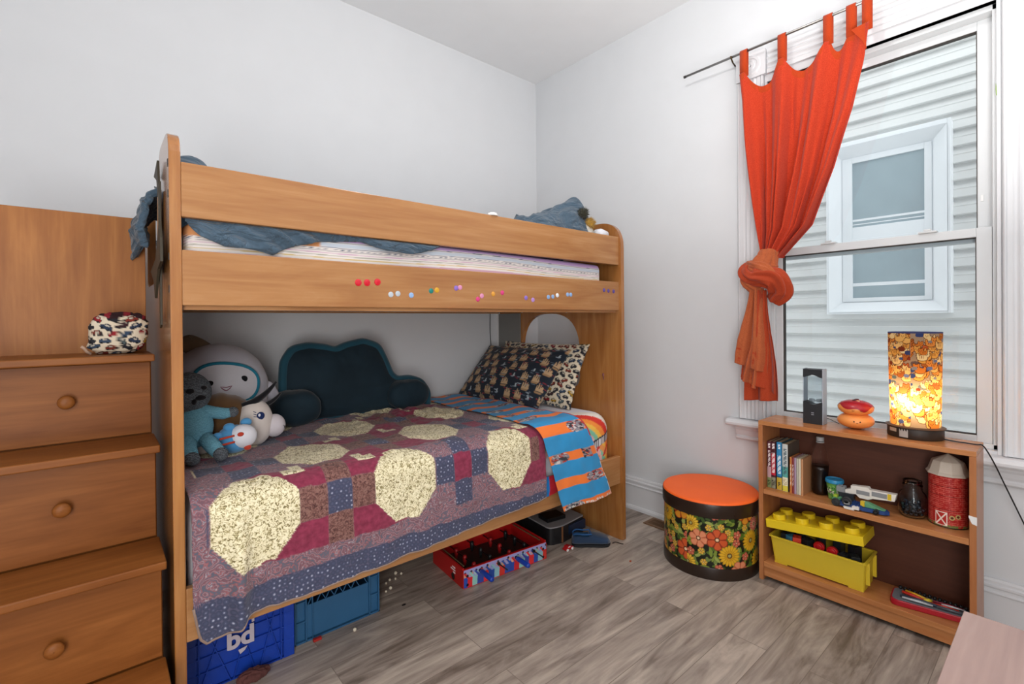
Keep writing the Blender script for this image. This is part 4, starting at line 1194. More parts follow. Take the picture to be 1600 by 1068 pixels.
# left and right edge of the cloth by height
LZ = [2.44, 2.30, 2.10, 1.83, 1.60, 1.50]; LYv = [-1.603, -1.622, -1.640, -1.668, -1.690, -1.700]
RZ = [2.44, 2.31, 2.11, 1.87, 1.63, 1.50]; RYv = [-2.152, -2.132, -2.090, -2.020, -1.925, -1.800]
def top_z(y):
    """scalloped upper edge sagging between tabs"""
    for a_, b_ in zip(tabs[:-1], tabs[1:]):
        if b_ <= y <= a_:
            w_ = a_ - b_; t = (a_ - y) / w_; c = max(0, (abs(t - .5) * 2)); e = 1 - min(1, .020 / w_)
            sag = {0: .092, 1: .085, 2: .055, 3: .02}[tabs.index(a_)]
            return 2.440 - sag * (1 - min(1, c / e) ** 2.2)
    return 2.440
def cur_pt(u, v):
    # v: 0 top .. 1 knot
    y0t = -1.603 + (-2.152 + 1.603) * u
    zt = top_z(y0t); z = zt + (1.492 - zt) * v
    yl = float(np.interp(-z, [-q for q in LZ], LYv)); yr = float(np.interp(-z, [-q for q in RZ], RYv))
    y = yl + (yr - yl) * u
    g = v
    amp = .022 + .030 * math.sin(PI * min(1, v * 1.0)) ; ph = u * 2 * PI
    x = -.092 - amp * (math.sin(ph * 3.3 + .6 + 1.3 * v) * .55 + math.sin(ph * 6.1 - 1.8 * v + 1) * .38 * (.4 + .6 * v) + math.sin(ph * 11 + v * 2) * .28 * (.3 + v))
    x += -.022 * v ** 2 * math.sin(PI * u)
    y += .006 * math.sin(ph * 5 + v * 4) * v
    x += .004 * N2(u * 5, v * 2, 2, 1.2)
    x = min(x, -.069 + .0 * v)
    if u > .93 and v < .16: x -= .03 * (u - .93) / .07 * (1 - v / .16)
    return (x, y, z)
cp = MB().grid(240, 150, cur_pt).build('panel', cm, cur, smooth=True); cp.modifiers.new('thickness', 'SOLIDIFY').thickness = .002
cmt = cloth_mat('orange_tab_cotton', '#b83a12', .2, '#c2481c')
for i, y in enumerate(tabs):
    w_ = .018 if i < 4 else .017; zc = 2.5545; 
    prof = [(-.079, 2.432), (-.078, 2.50), (-.0765, zc), (-.081, zc + .0078), (-.085, zc + .0085), (-.090, zc + .0078), (-.0935, zc), (-.0935, 2.50), (-.093, 2.425)]
    b = MB()
    vs = [(p[0], y + s_ * w_, p[1]) for p in prof for s_ in (1, -1)]
    b.add(vs, [(2 * k, 2 * k + 1, 2 * k + 3, 2 * k + 2) for k in range(len(prof) - 1)])
    t_ = b.build('tab', cmt, cur, smooth=True); t_.modifiers.new('thickness', 'SOLIDIFY').thickness = .002
# top hem band
def hb(u, v):
    p = cur_pt(u, .002 + v * .035); return (p[0] - .0022, p[1], p[2])
MB().grid(200, 6, hb).build('top_hem', cmt, cur, smooth=True)
# folded back corner at the right edge
MB().add([(-.118, -2.085, 2.438), (-.120, -2.138, 2.445), (-.122, -2.140, 2.330), (-.121, -2.128, 2.37)], [(0, 1, 2, 3)]).build('turned_corner', cmt, cur).modifiers.new('thickness', 'SOLIDIFY').thickness = .002
# knot: two wraps and a lower roll
def rope(path, rad, name, mat, parent=cur, tw=9, flat_=.8, amp=.16, n=56, seg=70):
    P = [Vector(p) for p in path]
    def cat(t):
        k = t * (len(P) - 1); i = min(int(k), len(P) - 2); f = k - i
        p0, p1, p2, p3 = P[max(0, i - 1)], P[i], P[i + 1], P[min(len(P) - 1, i + 2)]
        return .5 * ((2 * p1) + (p2 - p0) * f + (2 * p0 - 5 * p1 + 4 * p2 - p3) * f * f + (3 * p1 - p0 - 3 * p2 + p3) * f ** 3)
    rr = lambda t: float(np.interp(t, np.linspace(0, 1, len(rad)), rad))
    vs = []; up = Vector((1, 0, 0))
    for i in range(seg + 1):
        t = i / seg; p = cat(t); d = (cat(min(1, t + .01)) - cat(max(0, t - .01))).normalized()
        a = d.cross(up).normalized(); c_ = a.cross(d).normalized()
        for k in range(n):
            w_ = 2 * PI * k / n
            r = rr(t) * (1 + amp * math.sin(w_ * 5 + t * tw) * .5 + amp * .6 * math.sin(w_ * 9 - t * 3) * .5 + amp * .5 * N2(w_, t * 3, 1.3, 2))
            vs.append(p + a * r * math.cos(w_) + c_ * r * flat_ * math.sin(w_))
    fs = [(i * n + k, i * n + (k + 1) % n, (i + 1) * n + (k + 1) % n, (i + 1) * n + k) for i in range(seg) for k in range(n)]
    fs += [list(range(n))[::-1], [seg * n + k for k in range(n)]]
    return MB().add(vs, fs).build(name, mat, parent, smooth=True)
KX = -.118
rope([(KX - .002, -1.742, 1.53), (KX - .010, -1.740, 1.50), (KX - .016, -1.728, 1.455), (KX - .010, -1.735, 1.40)], [.040, .045, .062, .05], 'knot_neck', cmk, flat_=.75, tw=2)
rope([(KX + .01, -1.660, 1.47), (KX - .030, -1.655, 1.435), (KX - .052, -1.690, 1.405), (KX - .058, -1.735, 1.40), (KX - .045, -1.785, 1.385), (KX - .01, -1.800, 1.33), (KX, -1.765, 1.285)], [.028, .036, .036, .040, .050, .050, .030], 'knot_wrap', cmh, flat_=.85, tw=10, amp=.30)
rope([(KX - .020, -1.655, 1.475), (KX - .050, -1.700, 1.455), (KX - .060, -1.755, 1.430), (KX - .048, -1.800, 1.385)], [.016, .026, .028, .018], 'knot_fold', cmk, flat_=.8, tw=5, amp=.28)
rope([(KX - .035, -1.640, 1.41), (KX - .040, -1.665, 1.375), (KX - .030, -1.705, 1.34)], [.02, .030, .026], 'knot_fold', cmk, tw=4)
# tail: pleated cloth widening to the hem, in three stepped layers
def tail(name, y0, y1, w0, w1, zt, zb, xo, mat, ph, slant, hemh=.06):
    def f(u, v):
        w_ = w0 + (w1 - w0) * sstep(0, .9, v); yc = y0 + (y1 - y0) * v
        z = zt + (zb + slant * (u - .5) - zt) * v
        y = yc + w_ * (.5 - u)
        x = KX - .012 + xo - (.010 + .008 * v) * math.sin(u * 11 + ph) - .006 * math.sin(u * 23 + ph + v * 2) + .003 * N2(u * 3, v * 5, 2, ph)
        x -= .020 * math.sin(PI * u) * (1 - v)
        return (min(x, -.026 if z > .70 else -.075), y, z)
    t_ = MB().grid(70, 90, f).build(name, mat, cur, smooth=True); t_.modifiers.new('thickness', 'SOLIDIFY').thickness = .0025
    def g(u, v):
        p = f(u, 1 - hemh * (1 - v) / max(.2, zt - zb)); return (p[0] - .0025, p[1], p[2])
    h_ = MB().grid(60, 8, g).build('tail_hem', cmh, t_, smooth=True); return t_
tail('tail', -1.705, -1.705, .050, .150, 1.34, .800, .012, cmh, 1.0, .01)
tail('tail', -1.715, -1.700, .055, .165, 1.34, .870, -.004, cmh, 2.6, -.055)
tail('tail', -1.700, -1.668, .055, .145, 1.35, .960, -.018, cmk, .4, -.045, .085)
tail('tail', -1.690, -1.650, .03, .080, 1.10, .885, -.012, cmk, 4.0, -.05)

# ================================================================ ottoman
OX, OY_, OR = -.261, -1.511, .226
ot = thing('storage_ottoman', 'round storage ottoman with orange vinyl lid and yellow flower print sides', 'ottoman', (OX, OY_, 0))
brv = plain('dark_brown_vinyl', '#2a1c14', .3, nscale=80, nstr=.1, var=.15)
prof = [(.2195, .002), (.2195, .356 - .03)]
n_ = 900; nz_ = 190
def drum(u, v): a = 2 * PI * u; return (OX + .2185 * math.cos(a), OY_ + .2185 * math.sin(a), .004 + .310 * v)
dr = MB().grid(n_, nz_, drum, cu=True).build('flower_print_side', painted('printed_vinyl', .4, 0), ot, smooth=True)
def flowers(co):
    a = np.arctan2(co[:, 1] - OY_, co[:, 0] - OX); U = a * .2185; V = co[:, 2]; n = len(U)
    col = flat(n, '#14180c'); rng = random.Random(21)
    for _ in range(900):     # leaves
        cx, cy, an = rng.uniform(-.69, .69), rng.uniform(.04, .31), rng.uniform(0, PI); L, W_ = rng.uniform(.010, .022), rng.uniform(.005, .010)
        near = (np.abs(U - cx) < .03) & (np.abs(V - cy) < .03)
        p = (U - cx) * math.cos(an) + (V - cy) * math.sin(an); q = -(U - cx) * math.sin(an) + (V - cy) * math.cos(an)
        col = mixc(col, near & ((p / L) ** 2 + (q / W_) ** 2 < 1), rng.choice(['#4f6a22', '#7c8c34', '#6f8040', '#3c5420', '#96a050']))
    kinds = [('#d8a826', '#b8861a', 18, .050), ('#c8562a', '#8e2a18', 6, .050), ('#d98a64', '#b85a3a', 6, .044), ('#d68f2a', '#9c3a1a', 5, .048), ('#b83a34', '#e0b090', 14, .034), ('#e0b83a', '#a87818', 16, .040), ('#c86a50', '#7a2820', 5, .020), ('#d8b040', '#8a3a20', 6, .016)]
    placed = []
    def put(cx, cy, k):
        c1, c2, np_, R = kinds[k]; ph = rng.uniform(0, 2)
        du = U - cx; near = (np.abs(du) < R * 1.2) & (np.abs(V - cy) < R * 1.2)
        r = np.hypot(du, V - cy) / R; th_ = np.arctan2(V - cy, du) + ph
        pet = np.abs(np.cos(th_ * np_ / 2)); edge = (.72 + .28 * pet ** .6)
        m_ = near & (r < edge)
        c = flat(n, c1)
        sh_ = ((pet < .35) | (r > edge - .08)); c = mixc(c, sh_ & m_, c2)
        nonlocal col
        col = np.where(m_[:, None], c, col)
        if np_ > 10: col = mixc(col, near & (r < .55 * (.8 + .2 * np.abs(np.sin(th_ * np_ / 2)))) & (np.abs(np.sin(th_ * np_ / 2)) > .55), c2)
        col = mixc(col, near & (r < .24), '#5a3018'); col = mixc(col, near & (r < .14), '#a8a868' if np_ > 10 else '#e8c8a0')
    for _ in range(900):
        k = rng.choices(range(8), [3, 3, 2, 3, 2, 3, 4, 4])[0]; R = kinds[k][3]; cx, cy = rng.uniform(-.69, .69), rng.uniform(.045, .31)
        if all(math.hypot(cx - q[0], cy - q[1]) > (R + q[2]) * .86 for q in placed): placed.append((cx, cy, R)); put(cx, cy, k)
    return col
paint(dr, flowers)
MB().lathe([(.2215, 0), (.2225, .004), (.2225, .052), (.2215, .055), (.215, .0555)], (OX, OY_, 0), 96).build('bottom_band', brv, ot, smooth='auto')
MB().lathe([(.214, .286), (.2245, .286), (.2262, .290), (.2262, .342), (.2245, .348), (.2, .348)], (OX, OY_, 0), 96).build('lid_band', brv, ot, smooth='auto')
top = [(.2235, .346), (.2245, .351), (.221, .3565), (.205, .3595), (.15, .3615), (.08, .362), (.001, .362)]
def dome(u, v):
    k = v * (len(top) - 1); i = min(int(k), len(top) - 2); f = k - i; r = top[i][0] * (1 - f) + top[i + 1][0] * f; z = top[i][1] * (1 - f) + top[i + 1][1] * f; a = 2 * PI * u
    return (OX + r * math.cos(a), OY_ + r * math.sin(a), z + .0015 * N2(r * math.cos(a), r * math.sin(a), 11, 2))
MB().grid(96, 40, dome, cu=True).build('lid', plain('orange_vinyl', '#ff6a22', .55, nscale=120, nstr=.06, var=.05), ot, smooth=True)
sa = -2.18
MB().tube([(OX + .2268 * math.cos(sa + .004 * math.sin(i * 2.2)), OY_ + .2268 * math.sin(sa + .004 * math.sin(i * 2.2)), .292 + .004 * i) for i in range(14)], .0016, 6).build('lacing', brv, ot)

# floor register
vt = thing('floor_register', 'brown metal floor register beside the orange ottoman', 'vent', (-.10, -1.16, 0))
gm_ = plain('brown_register', '#7a5a3e', .45, metal=.3)
b = MB(); frame(b, -.0, .006, (0, 0, 0, 0), (0, 0, 0, 0)) if False else None
fr = MB().prism([(-.155, -1.275), (-.045, -1.275), (-.045, -1.045), (-.155, -1.045)], 'z', .0005, .006, hole=[(-.137, -1.257), (-.063, -1.257), (-.063, -1.063), (-.137, -1.063)]).build('register_frame', gm_, vt, bevel=.001)
MB().box(-.137, -.063, -1.257, -1.063, .0005, .0015).build('register_dark', M['black'], vt)
b = MB()
for i in range(24): y = -1.253 + i * .0081; b.box(-.137, -.063, y, y + .003, .0015, .0052)
b.box(-.102, -.098, -1.257, -1.063, .0015, .0055)
b.build('register_slats', gm_, vt)

# ================================================================ on top of the bookcase
T = .7322
lp = thing('table_lamp', 'glowing oval table lamp with a cat print fabric shade on the bookcase', 'lamp', (-.145, -2.298, T))
LC = (-.145, -2.298)
drkw = plain('dark_walnut_base', '#2c2018', .5, var=.2)
MB().lathe([(.086, 0), (.088, .003), (.088, .036), (.086, .040), (.04, .040)], (LC[0], LC[1], T), 64, .88, 1).build('base', drkw, lp, smooth='auto')
MB().lathe([(.087, .040), (.093, .041), (.094, .044), (.086, .046), (.076, .047)], (LC[0], LC[1], T), 64, .88, 1).build('base_rim', plain('rim_brown', '#5c4434', .5), lp, smooth='auto')
def shf(u, v):
    a = 2 * PI * u; r = .0815 + .003 * (v - .5) * 2; return (LC[0] + r * .88 * math.cos(a), LC[1] + r * math.sin(a), T + .047 + .366 * v)
NL1, NL2 = 420, 330
shd = MB().grid(NL1, NL2, shf, cu=True).build('shade', painted('lamp_fabric', .8, 200, .15, trans_l=.70, spec=.1), lp, smooth=True)
def cats(co):
    a = np.arctan2(co[:, 1] - LC[1], co[:, 0] - LC[0]); U = a * .082; V = co[:, 2] - T - .047; n = len(U); col = flat(n, '#b09a84'); rng = random.Random(8)
    pal = ['#efc070', '#f2cf8a', '#e2964a', '#d8843a', '#f4dba0', '#b86a34', '#e8b05a', '#f0e0b0', '#d06a3a']
    for _ in range(110): # cloth patches
        cx, cy = rng.uniform(-.26, .26), rng.uniform(0, .37); s = rng.uniform(.008, .018)
        blue = V.max() * .55
        c = rng.choice(['#4a5a94', '#7a84b0', '#8e3a2c', '#3c4c84', '#6a5a5c']) if cy > .20 else rng.choice(['#8e7c78', '#7c4a30', '#6c7074', '#5a6a74', '#a86040'])
        p = np.abs(U - cx) / s; q = np.abs(V - cy) / (s * .6); col = mixc(col, (p ** 3 + q ** 3 < 1), c)
    j = 0
    for _ in range(420):
        cx, cy = rng.uniform(-.26, .26), rng.uniform(.01, .36); s = rng.uniform(.010, .019); c = rng.choice(pal); near = (np.abs(U - cx) < s * 2.4) & (np.abs(V - cy) < s * 2.4)
        def ell(ox, oy, rx, ry): return near & ((((U - cx) / s - ox) / rx) ** 2 + (((V - cy) / s - oy) / ry) ** 2 < 1)
        sgn = rng.choice((-1, 1))
        for e_, cc_ in ((.12, '#5c2c1c'), (0, c)):
            m_ = ell(sgn * .75, -.5, 1.0 + e_, .62 + e_) | ell(0, .2, .66 + e_, .56 + e_) | ell(-.42, .72, .2 + e_ * .8, .28 + e_) | ell(.42, .72, .2 + e_ * .8, .28 + e_) | ell(sgn * 1.6, .0, .2 + e_, .5 + e_)
            col = mixc(col, m_, cc_)
        for ox in (-.24, .24): col = mixc(col, ell(ox, .26, .09, .09), '#3a1c14')
        col = mixc(col, ell(0, .02, .12, .07), '#a83c2c')
        if rng.random() < .4:
            for k in range(3): col = mixc(col, ell(sgn * (.5 + .35 * k), -.3, .07, .35), '#9a5224')
    for _ in range(70):
        cx, cy = rng.uniform(-.26, .26), rng.uniform(0, .37) ** .8 * .37 ** .2; s = rng.uniform(.006, .013)
        col = mixc(col, ((np.abs(U - cx) / s) ** 3 + (np.abs(V - cy) / (s * .7)) ** 3 < 1), rng.choice(['#4a5a94', '#6a78ac', '#3c4c84', '#8a8c98', '#7c3a28']))
    col = mixc(col, V > .361, '#4a5484')
    return col
paint(shd, cats)
MB().lathe([(.003, .047), (.012, .048), (.012, .095), (.016, .10), (.016, .115)], (LC[0], LC[1], T), 20).build('socket', M['black'], lp)
MB().ball((LC[0] - .01, LC[1] + .004, T + .150), (.019, .019, .026), nu=20, nv=14).build('bulb', plain('lit_bulb', '#fff0d0', .4, emis='#ffd890', estr=30), lp, smooth=True)
lamp('bulb_glow', 'POINT', (LC[0] - .030, LC[1] + .004, T + .148), 2.0, (1.0, .76, .46), .02)
tg = [(-.224, -2.236), (-.225, -2.262)]
def onbase(y0, y1, z0, z1, nm, mt, tooth=False):
    pts = []; n = 10
    for i in range(n + 1):
        y = y0 + (y1 - y0) * i / n; s_ = (y - LC[1]) / .088; x = LC[0] - .0885 * .88 * math.sqrt(max(0, 1 - s_ * s_)) - .0008; pts.append((x, y))
    vs = [(x, y, T + z0) for x, y in pts] + [(x, y, T + z1 + (.006 * math.sin(i * 2.1) if tooth else 0)) for i, (x, y) in enumerate(pts)]
    return MB().add(vs, [(i, i + 1, n + 2 + i, n + 1 + i) for i in range(n)]).build(nm, mt, lp)
onbase(-2.290, -2.262, .006, .033, 'torn_sticker', plain('torn_paper', '#a8a098', .8), True)
onbase(-2.252, -2.228, .022, .036, 'label', plain('paper_label', '#b09880', .8))
pw_ = [(-.145, -2.383, .7365), (-.150, -2.41, .7355), (-.155, -2.445, .7360), (-.160, -2.475, .7362), (-.150, -2.490, .7345), (-.125, -2.503, .705), (-.098, -2.520, .655), (-.080, -2.545, .580), (-.055, -2.575, .49), (-.045, -2.62, .36), (-.050, -2.68, .15), (-.06, -2.74, .006)]
def smooth_path(P, k=6):
    P = [Vector(p) for p in P]; out = []
    for i in range(len(P) - 1):
        p0, p1, p2, p3 = P[max(0, i - 1)], P[i], P[i + 1], P[min(len(P) - 1, i + 2)]
        for j in range(k):
            f = j / k; out.append(.5 * ((2 * p1) + (p2 - p0) * f + (2 * p0 - 5 * p1 + 4 * p2 - p3) * f * f + (3 * p1 - p0 - 3 * p2 + p3) * f ** 3))
    return out + [P[-1]]
MB().tube(smooth_path(pw_), .0023, 8).build('power_cord', M['black'], lp, smooth=True)

gd = thing('water_show_speaker', 'small black and silver speaker with a clear water window', 'speaker', (-.1525, -1.949, T))
gx0, gx1, gy0, gy1 = -.180, -.125, -1.987, -1.911
blk = plain('charcoal_plastic', '#26282c', .45); slv = plain('silver_plastic', '#a4aab4', .3, metal=.3)
b = MB(); n = 20; z0 = T; vs = []
for x in (gx0, gx1 - .004):
    vs += [(x, gy0, z0), (x, gy1, z0)] + [(x, gy1 - (gy1 - gy0) * i / n, z0 + .092 + .006 * math.cos(2 * PI * i / n)) for i in range(n + 1)]
k = n + 3; b.add(vs, [list(range(k))[::-1], list(range(k, 2 * k))] + [(i, (i + 1) % k, k + (i + 1) % k, k + i) for i in range(k)])
b.build('base', blk, gd)
vs = []
for x in (gx0, gx1 - .004):
    vs += [(x, gy1, T + .243), (x, gy0, T + .243)] + [(x, gy0 + (gy1 - gy0) * i / n, T + .212 - .006 * math.cos(2 * PI * i / n)) for i in range(n + 1)]
MB().add(vs, [list(range(k)), list(range(k, 2 * k))[::-1]] + [(i, k + i, k + (i + 1) % k, (i + 1) % k) for i in range(k)]).build('cap', blk, gd)
MB().box(gx0 + .002, gx1, gy0 - .002, gy0 + .002, T, T + .245).build('side_frame', slv, gd, bevel=.001)
MB().box(gx0 + .002, gx1, gy1 - .002, gy1 + .001, T, T + .245).build('side_frame', slv, gd, bevel=.001)
MB().box(gx0 + .001, gx0 + .003, gy0 + .002, gy1 - .002, T + .09, T + .215).build('clear_window', pane_mat('clear_acrylic', '#e8edf0'), gd)
for c_ in ((-.158, -1.965), (-.150, -1.935), (-.146, -1.972), (-.160, -1.945)): MB().ball((c_[0], c_[1], T + .103), (.008, .010, .007), nu=12, nv=8).build('nozzle', M['white'], gd, smooth=True)
MB().box(gx0 - .0008, gx0, -1.954, -1.944, T + .040, T + .043).build('button_mark', slv, gd); MB().box(gx0 - .0008, gx0, -1.954, -1.944, T + .048, T + .051).build('button_mark', slv, gd)
MB().tube(smooth_path([(-.124, -1.96, T + .02), (-.10, -1.985, T + .018), (-.095, -2.01, T + .008), (-.105, -2.03, T + .002)]), .0016, 6).build('cable', M['black'], gd)

dn = thing('donut_bank', 'two stacked smiling orange doughnuts with red icing, a toy bank', 'money bank', (-.140, -2.100, T))
org = plain('orange_vinyl_toy', '#f29a50', .35, var=.04); icing = plain('red_icing', '#a81e28', .25)
def bun(cz, r, h, nm): return MB().ball((-.140, -2.100, cz), (r, r, h), nu=48, nv=28, fn=lambda d: 1 - .0 * d.z).build(nm, org, dn, smooth=True)
bun(T + .034, .066, .034, 'lower_doughnut'); bun(T + .088, .064, .033, 'upper_doughnut')
vs = []; nn = 72; mrg = []
for k in range(9):
    for i in range(nn):
        a = 2 * PI * i / nn; lowz = .15 + .30 * math.sin(a * 3 + 1.2) * .5 - .45 * math.exp(-((((a - 3.85 + PI) % (2 * PI)) - PI) / .28) ** 2) - .12 * math.sin(a * 5)
        lowz = max(-.55, min(.5, lowz)); zt = 1.0 + (lowz - 1.0) * k / 8; rr = math.sqrt(max(0, 1 - zt * zt)); q = 1.02
        vs.append((-.140 + .064 * rr * math.cos(a) * q, -2.100 + .064 * rr * math.sin(a) * q, T + .088 + .033 * zt * 1.03))
MB().add(vs, [(k * nn + i, (k + 1) * nn + i, (k + 1) * nn + (i + 1) % nn, k * nn + (i + 1) % nn) for k in range(8) for i in range(nn)]).build('icing', icing, dn, smooth=True)
def onbun(ang, zt, r, h, cz, o=.0005): rr = math.sqrt(1 - zt * zt) * r + o; return (-.140 + rr * math.cos(ang), -2.100 + rr * math.sin(ang), cz + zt * h)
for a in (3.30, 3.62): MB().ball(onbun(a, .12, .066, .034, T + .034), .0028, nu=12, nv=8).build('eye', M['black'], dn)
MB().tube([onbun(3.46 + .04 * q, .0 - .08 * (1 - q * q), .066, .034, T + .034) for q in (-1, -.5, 0, .5, 1)], .0009, 5).build('mouth', M['black'], dn)
for a in (3.25, 3.70): MB().tube([onbun(a + .07 * q, -.22 + .10 * q * q, .064, .033, T + .088) for q in (-1, -.5, 0, .5, 1)], .001, 5).build('closed_eye', plain('brown_line', '#8a4420', .5), dn)
MB().box(-.165, -.115, -2.106, -2.094, T + .1195, T + .1225).build('coin_slot', plain('slot_dark', '#5c1414', .6), dn)

# ================================================================ middle shelf
Z2 = .4203
def book(y0, y1, x0, x1, h, spine, bands, label, marks, cover=None, nm='book'):
    t = thing(nm, label, 'book', ((x0 + x1) / 2, (y0 + y1) / 2, Z2))
    nb = 90
    def f(u, v): yy = y1 - (y1 - y0) * u; return (x0 - .0012 * math.sin(PI * u), yy, Z2 + h * v)
    s_ = MB().grid(26, nb * 2, f).build('spine', painted('printed_card', .35, 0, spec=.5), t, smooth=True)
    uu = np.tile(np.linspace(0, 1, 26), nb * 2); vv = np.repeat(np.linspace(0, 1, nb * 2), 26)
    def pf(co):
        col = flat(len(uu), spine)
        for a_, b_, c in bands: col = mixc(col, (vv > a_) & (vv < b_), c)
        for (a_, b_, c, fr_, k) in marks:      # vertical lettering, too small to read in the photograph
            L = (vv > a_) & (vv < b_) & (np.abs(uu - .5) < fr_)
            col = mixc(col, L & (((vv * k).astype(int) * 7 + (uu * 3.9).astype(int) * 5) % 4 != 0) & ((vv * k) % 1 > .25), c)
        return col
    paint(s_, pf)
    cv = plain('book_cover', cover or spine, .35)
    MB().box(x0, x1, y0, y0 + .0012, Z2, Z2 + h).build('cover', cv, t); MB().box(x0, x1, y1 - .0012, y1, Z2, Z2 + h).build('cover', cv, t)
    MB().box(x0 + .001, x1 - .004, y0 + .0012, y1 - .0012, Z2 + .002, Z2 + h - .003).build('pages', plain('paper_pages', '#b8a888', .9), t)
    return t
book(-1.7935, -1.7770, -.232, -.105, .214, '#5a2230', [(0, .22, '#7d8a5a'), (.22, .45, '#c09aa0')], 'maroon and pink paperback, leftmost of the books', [(.45, .80, '#e8e0e0', .3, 40), (.86, .96, '#e8e0e0', .3, 60), (.05, .16, '#3a4a2a', .4, 50)])
book(-1.8125, -1.7945, -.232, -.105, .216, '#4a1f28', [(0, .24, '#8a8c74'), (.28, .74, '#c4203a')], 'dark red paperback with white title next to the leftmost book', [(.32, .76, '#f0e8e8', .34, 34), (.84, .96, '#f0e8e8', .3, 60), (.05, .18, '#30281c', .4, 40)])
book(-1.8400, -1.8185, -.234, -.105, .218, '#2f86b8', [(0, .26, '#c8a83a'), (.26, .29, '#1c5c84')], 'bright blue and yellow paperback in the row of books', [(.34, .72, '#eef4f8', .32, 36), (.86, .95, '#e8f0f8', .2, 60), (.06, .16, '#2a2a2a', .25, 30)], cover='#1e5a6c')
book(-1.8660, -1.8435, -.236, -.095, .214, '#c9cfcc', [(.0, .30, '#e6e2c4'), (.0, .12, '#d8cc4a'), (.30, .52, '#5aa8a0')], 'grey and teal paperback with dark picture cover, right of the blue book', [(.36, .9, '#48606a', .3, 40), (.14, .26, '#c8b890', .4, 30)], cover='#5a5248')
cols = [('#c87a3a', 'orange'), ('#8a3030', 'dark red'), ('#a890a8', 'lilac'), ('#b8b4a4', 'grey'), ('#d8d0b8', 'cream'), ('#c08a60', 'tan')]
yb_ = -1.8750
for i, (c, nmc) in enumerate(cols):
    w_ = .0085
    t = book(yb_ - w_ + .0006, yb_, -.238, -.13, .160, c, [], nmc + ' thin booklet standing between the paperbacks and the cola bottle', [(.2, .8, '#f0ece0', .2, 30)] if i in (0, 1) else [], nm='booklet')
    t['group'] = 'thin booklets on the shelf'; yb_ -= w_ + .0006

clear = plain('clear_pet', '#ffffff', .05, trans=1, ior=1.12); glassm = plain('jar_glass', '#f4fbff', .03, trans=1, ior=1.30)
bt = thing('cola_bottle', 'clear plastic bottle half full of dark cola', 'bottle', (-.150, -1.969, Z2))
Bc = (-.150, -1.969, Z2)
MB().lathe([(.022, 0), (.030, .004), (.033, .016), (.031, .030), (.0325, .060), (.030, .085), (.0325, .110), (.0335, .135), (.0325, .155), (.027, .185), (.018, .212), (.0125, .228), (.0120, .236), (.001, .2365)], Bc, 40).build('bottle_body', clear, bt, smooth=True)
MB().lathe([(.020, .003), (.028, .006), (.031, .017), (.029, .030), (.0305, .060), (.028, .085), (.0305, .110), (.0310, .128), (.001, .128)], Bc, 40).build('cola', plain('dark_cola', '#180c08', .1), bt, smooth=True)
MB().lathe([(.0150, .236), (.0152, .238), (.0152, .252), (.0140, .254), (.001, .2545)], Bc, 28).build('cap', plain('pale_cap', '#a8aaac', .4), bt, smooth='auto')
MB().lathe([(.0158, .229), (.0158, .233)], Bc, 28).build('neck_ring', plain('pale_ring', '#a8aaac', .4), bt)

tb = thing('dough_tub', 'small green tub of modelling dough with a blue lid', 'tub', (-.172, -2.030, Z2))
Tc = (-.172, -2.030, Z2)
def tubf(u, v): a = 2 * PI * u; r = .0225 + .0085 * v; return (Tc[0] + r * math.cos(a), Tc[1] + r * math.sin(a), Z2 + .072 * v)
to = MB().grid(160, 60, tubf, cu=True).build('tub_body', painted('tub_label', .4, 0), tb, smooth=True)
def tubp(co):
    a = np.arctan2(co[:, 1] - Tc[1], co[:, 0] - Tc[0]); v = (co[:, 2] - Z2) / .072; U = a * .027; col = flat(len(a), '#5e9a48')
    col = mixc(col, anoise(U, v * .07, 60, 3) > .15, '#86b45c'); m_ = (v > .35) & (v < .62) & (anoise(U, v * .07, 140, 9) > .05); col = mixc(col, m_, '#e8e4d8'); col = mixc(col, (v > .66) & (v < .74) & (np.sin(U * 700) > .2), '#20402a')
    return mixc(col, (v > .3) & (v < .6) & (anoise(U, v * .07, 170, 19) > .22), '#4a2430')
paint(to, tubp)
MB().lathe([(.032, .070), (.0345, .072), (.0345, .082), (.033, .086), (.030, .086), (.0285, .083), (.001, .083)], Tc, 40).build('lid', plain('sky_blue_lid', '#2a86b4', .35), tb, smooth='auto')

# brick built racing car with a white bar leaning over it
rc = thing('brick_race_car', 'toy racing car of blue, green and white bricks on the middle shelf', 'toy', (-.225, -2.13, Z2))
Mb = {k: plain('brick_' + k, v, .25) for k, v in {'blue': '#1e3f78', 'green': '#5f9a72', 'white': '#e4dfd6', 'grey': '#8a8c8e', 'yellow': '#d8b830', 'dark': '#2c3036', 'lime': '#a0b83c'}.items()}
def studs(b, x0, x1, y0, y1, z, p=.010):
    nx, ny = max(1, int((x1 - x0) / p)), max(1, int((y1 - y0) / p))
    for i in range(nx):
        for j in range(ny):
            b.lathe([(.0028, 0), (.0028, .002), (.001, .0021)], (x0 + (i + .5) * (x1 - x0) / nx, y0 + (j + .5) * (y1 - y0) / ny, z), 10)
    return b
def brick(nm, mt, x0, x1, y0, y1, z0, z1, st_=True, par=None):
    b = MB().box(x0, x1, y0, y1, z0, z1)
    if st_: studs(b, x0, x1, y0, y1, z1 - .0001)
    return b.build(nm, mt, par or rc, bevel=.0006)
brick('rear_deck', Mb['green'], -.260, -.200, -2.072, -2.045, Z2 + .006, Z2 + .030)
brick('chassis', Mb['blue'], -.262, -.205, -2.150, -2.066, Z2 + .006, Z2 + .022)
MB().prism([(-.262, -2.148), (-.205, -2.148), (-.214, -2.222), (-.236, -2.235), (-.250, -2.222)], 'z', Z2 + .004, Z2 + .018).build('nose_cone', Mb['blue'], rc, bevel=.001)
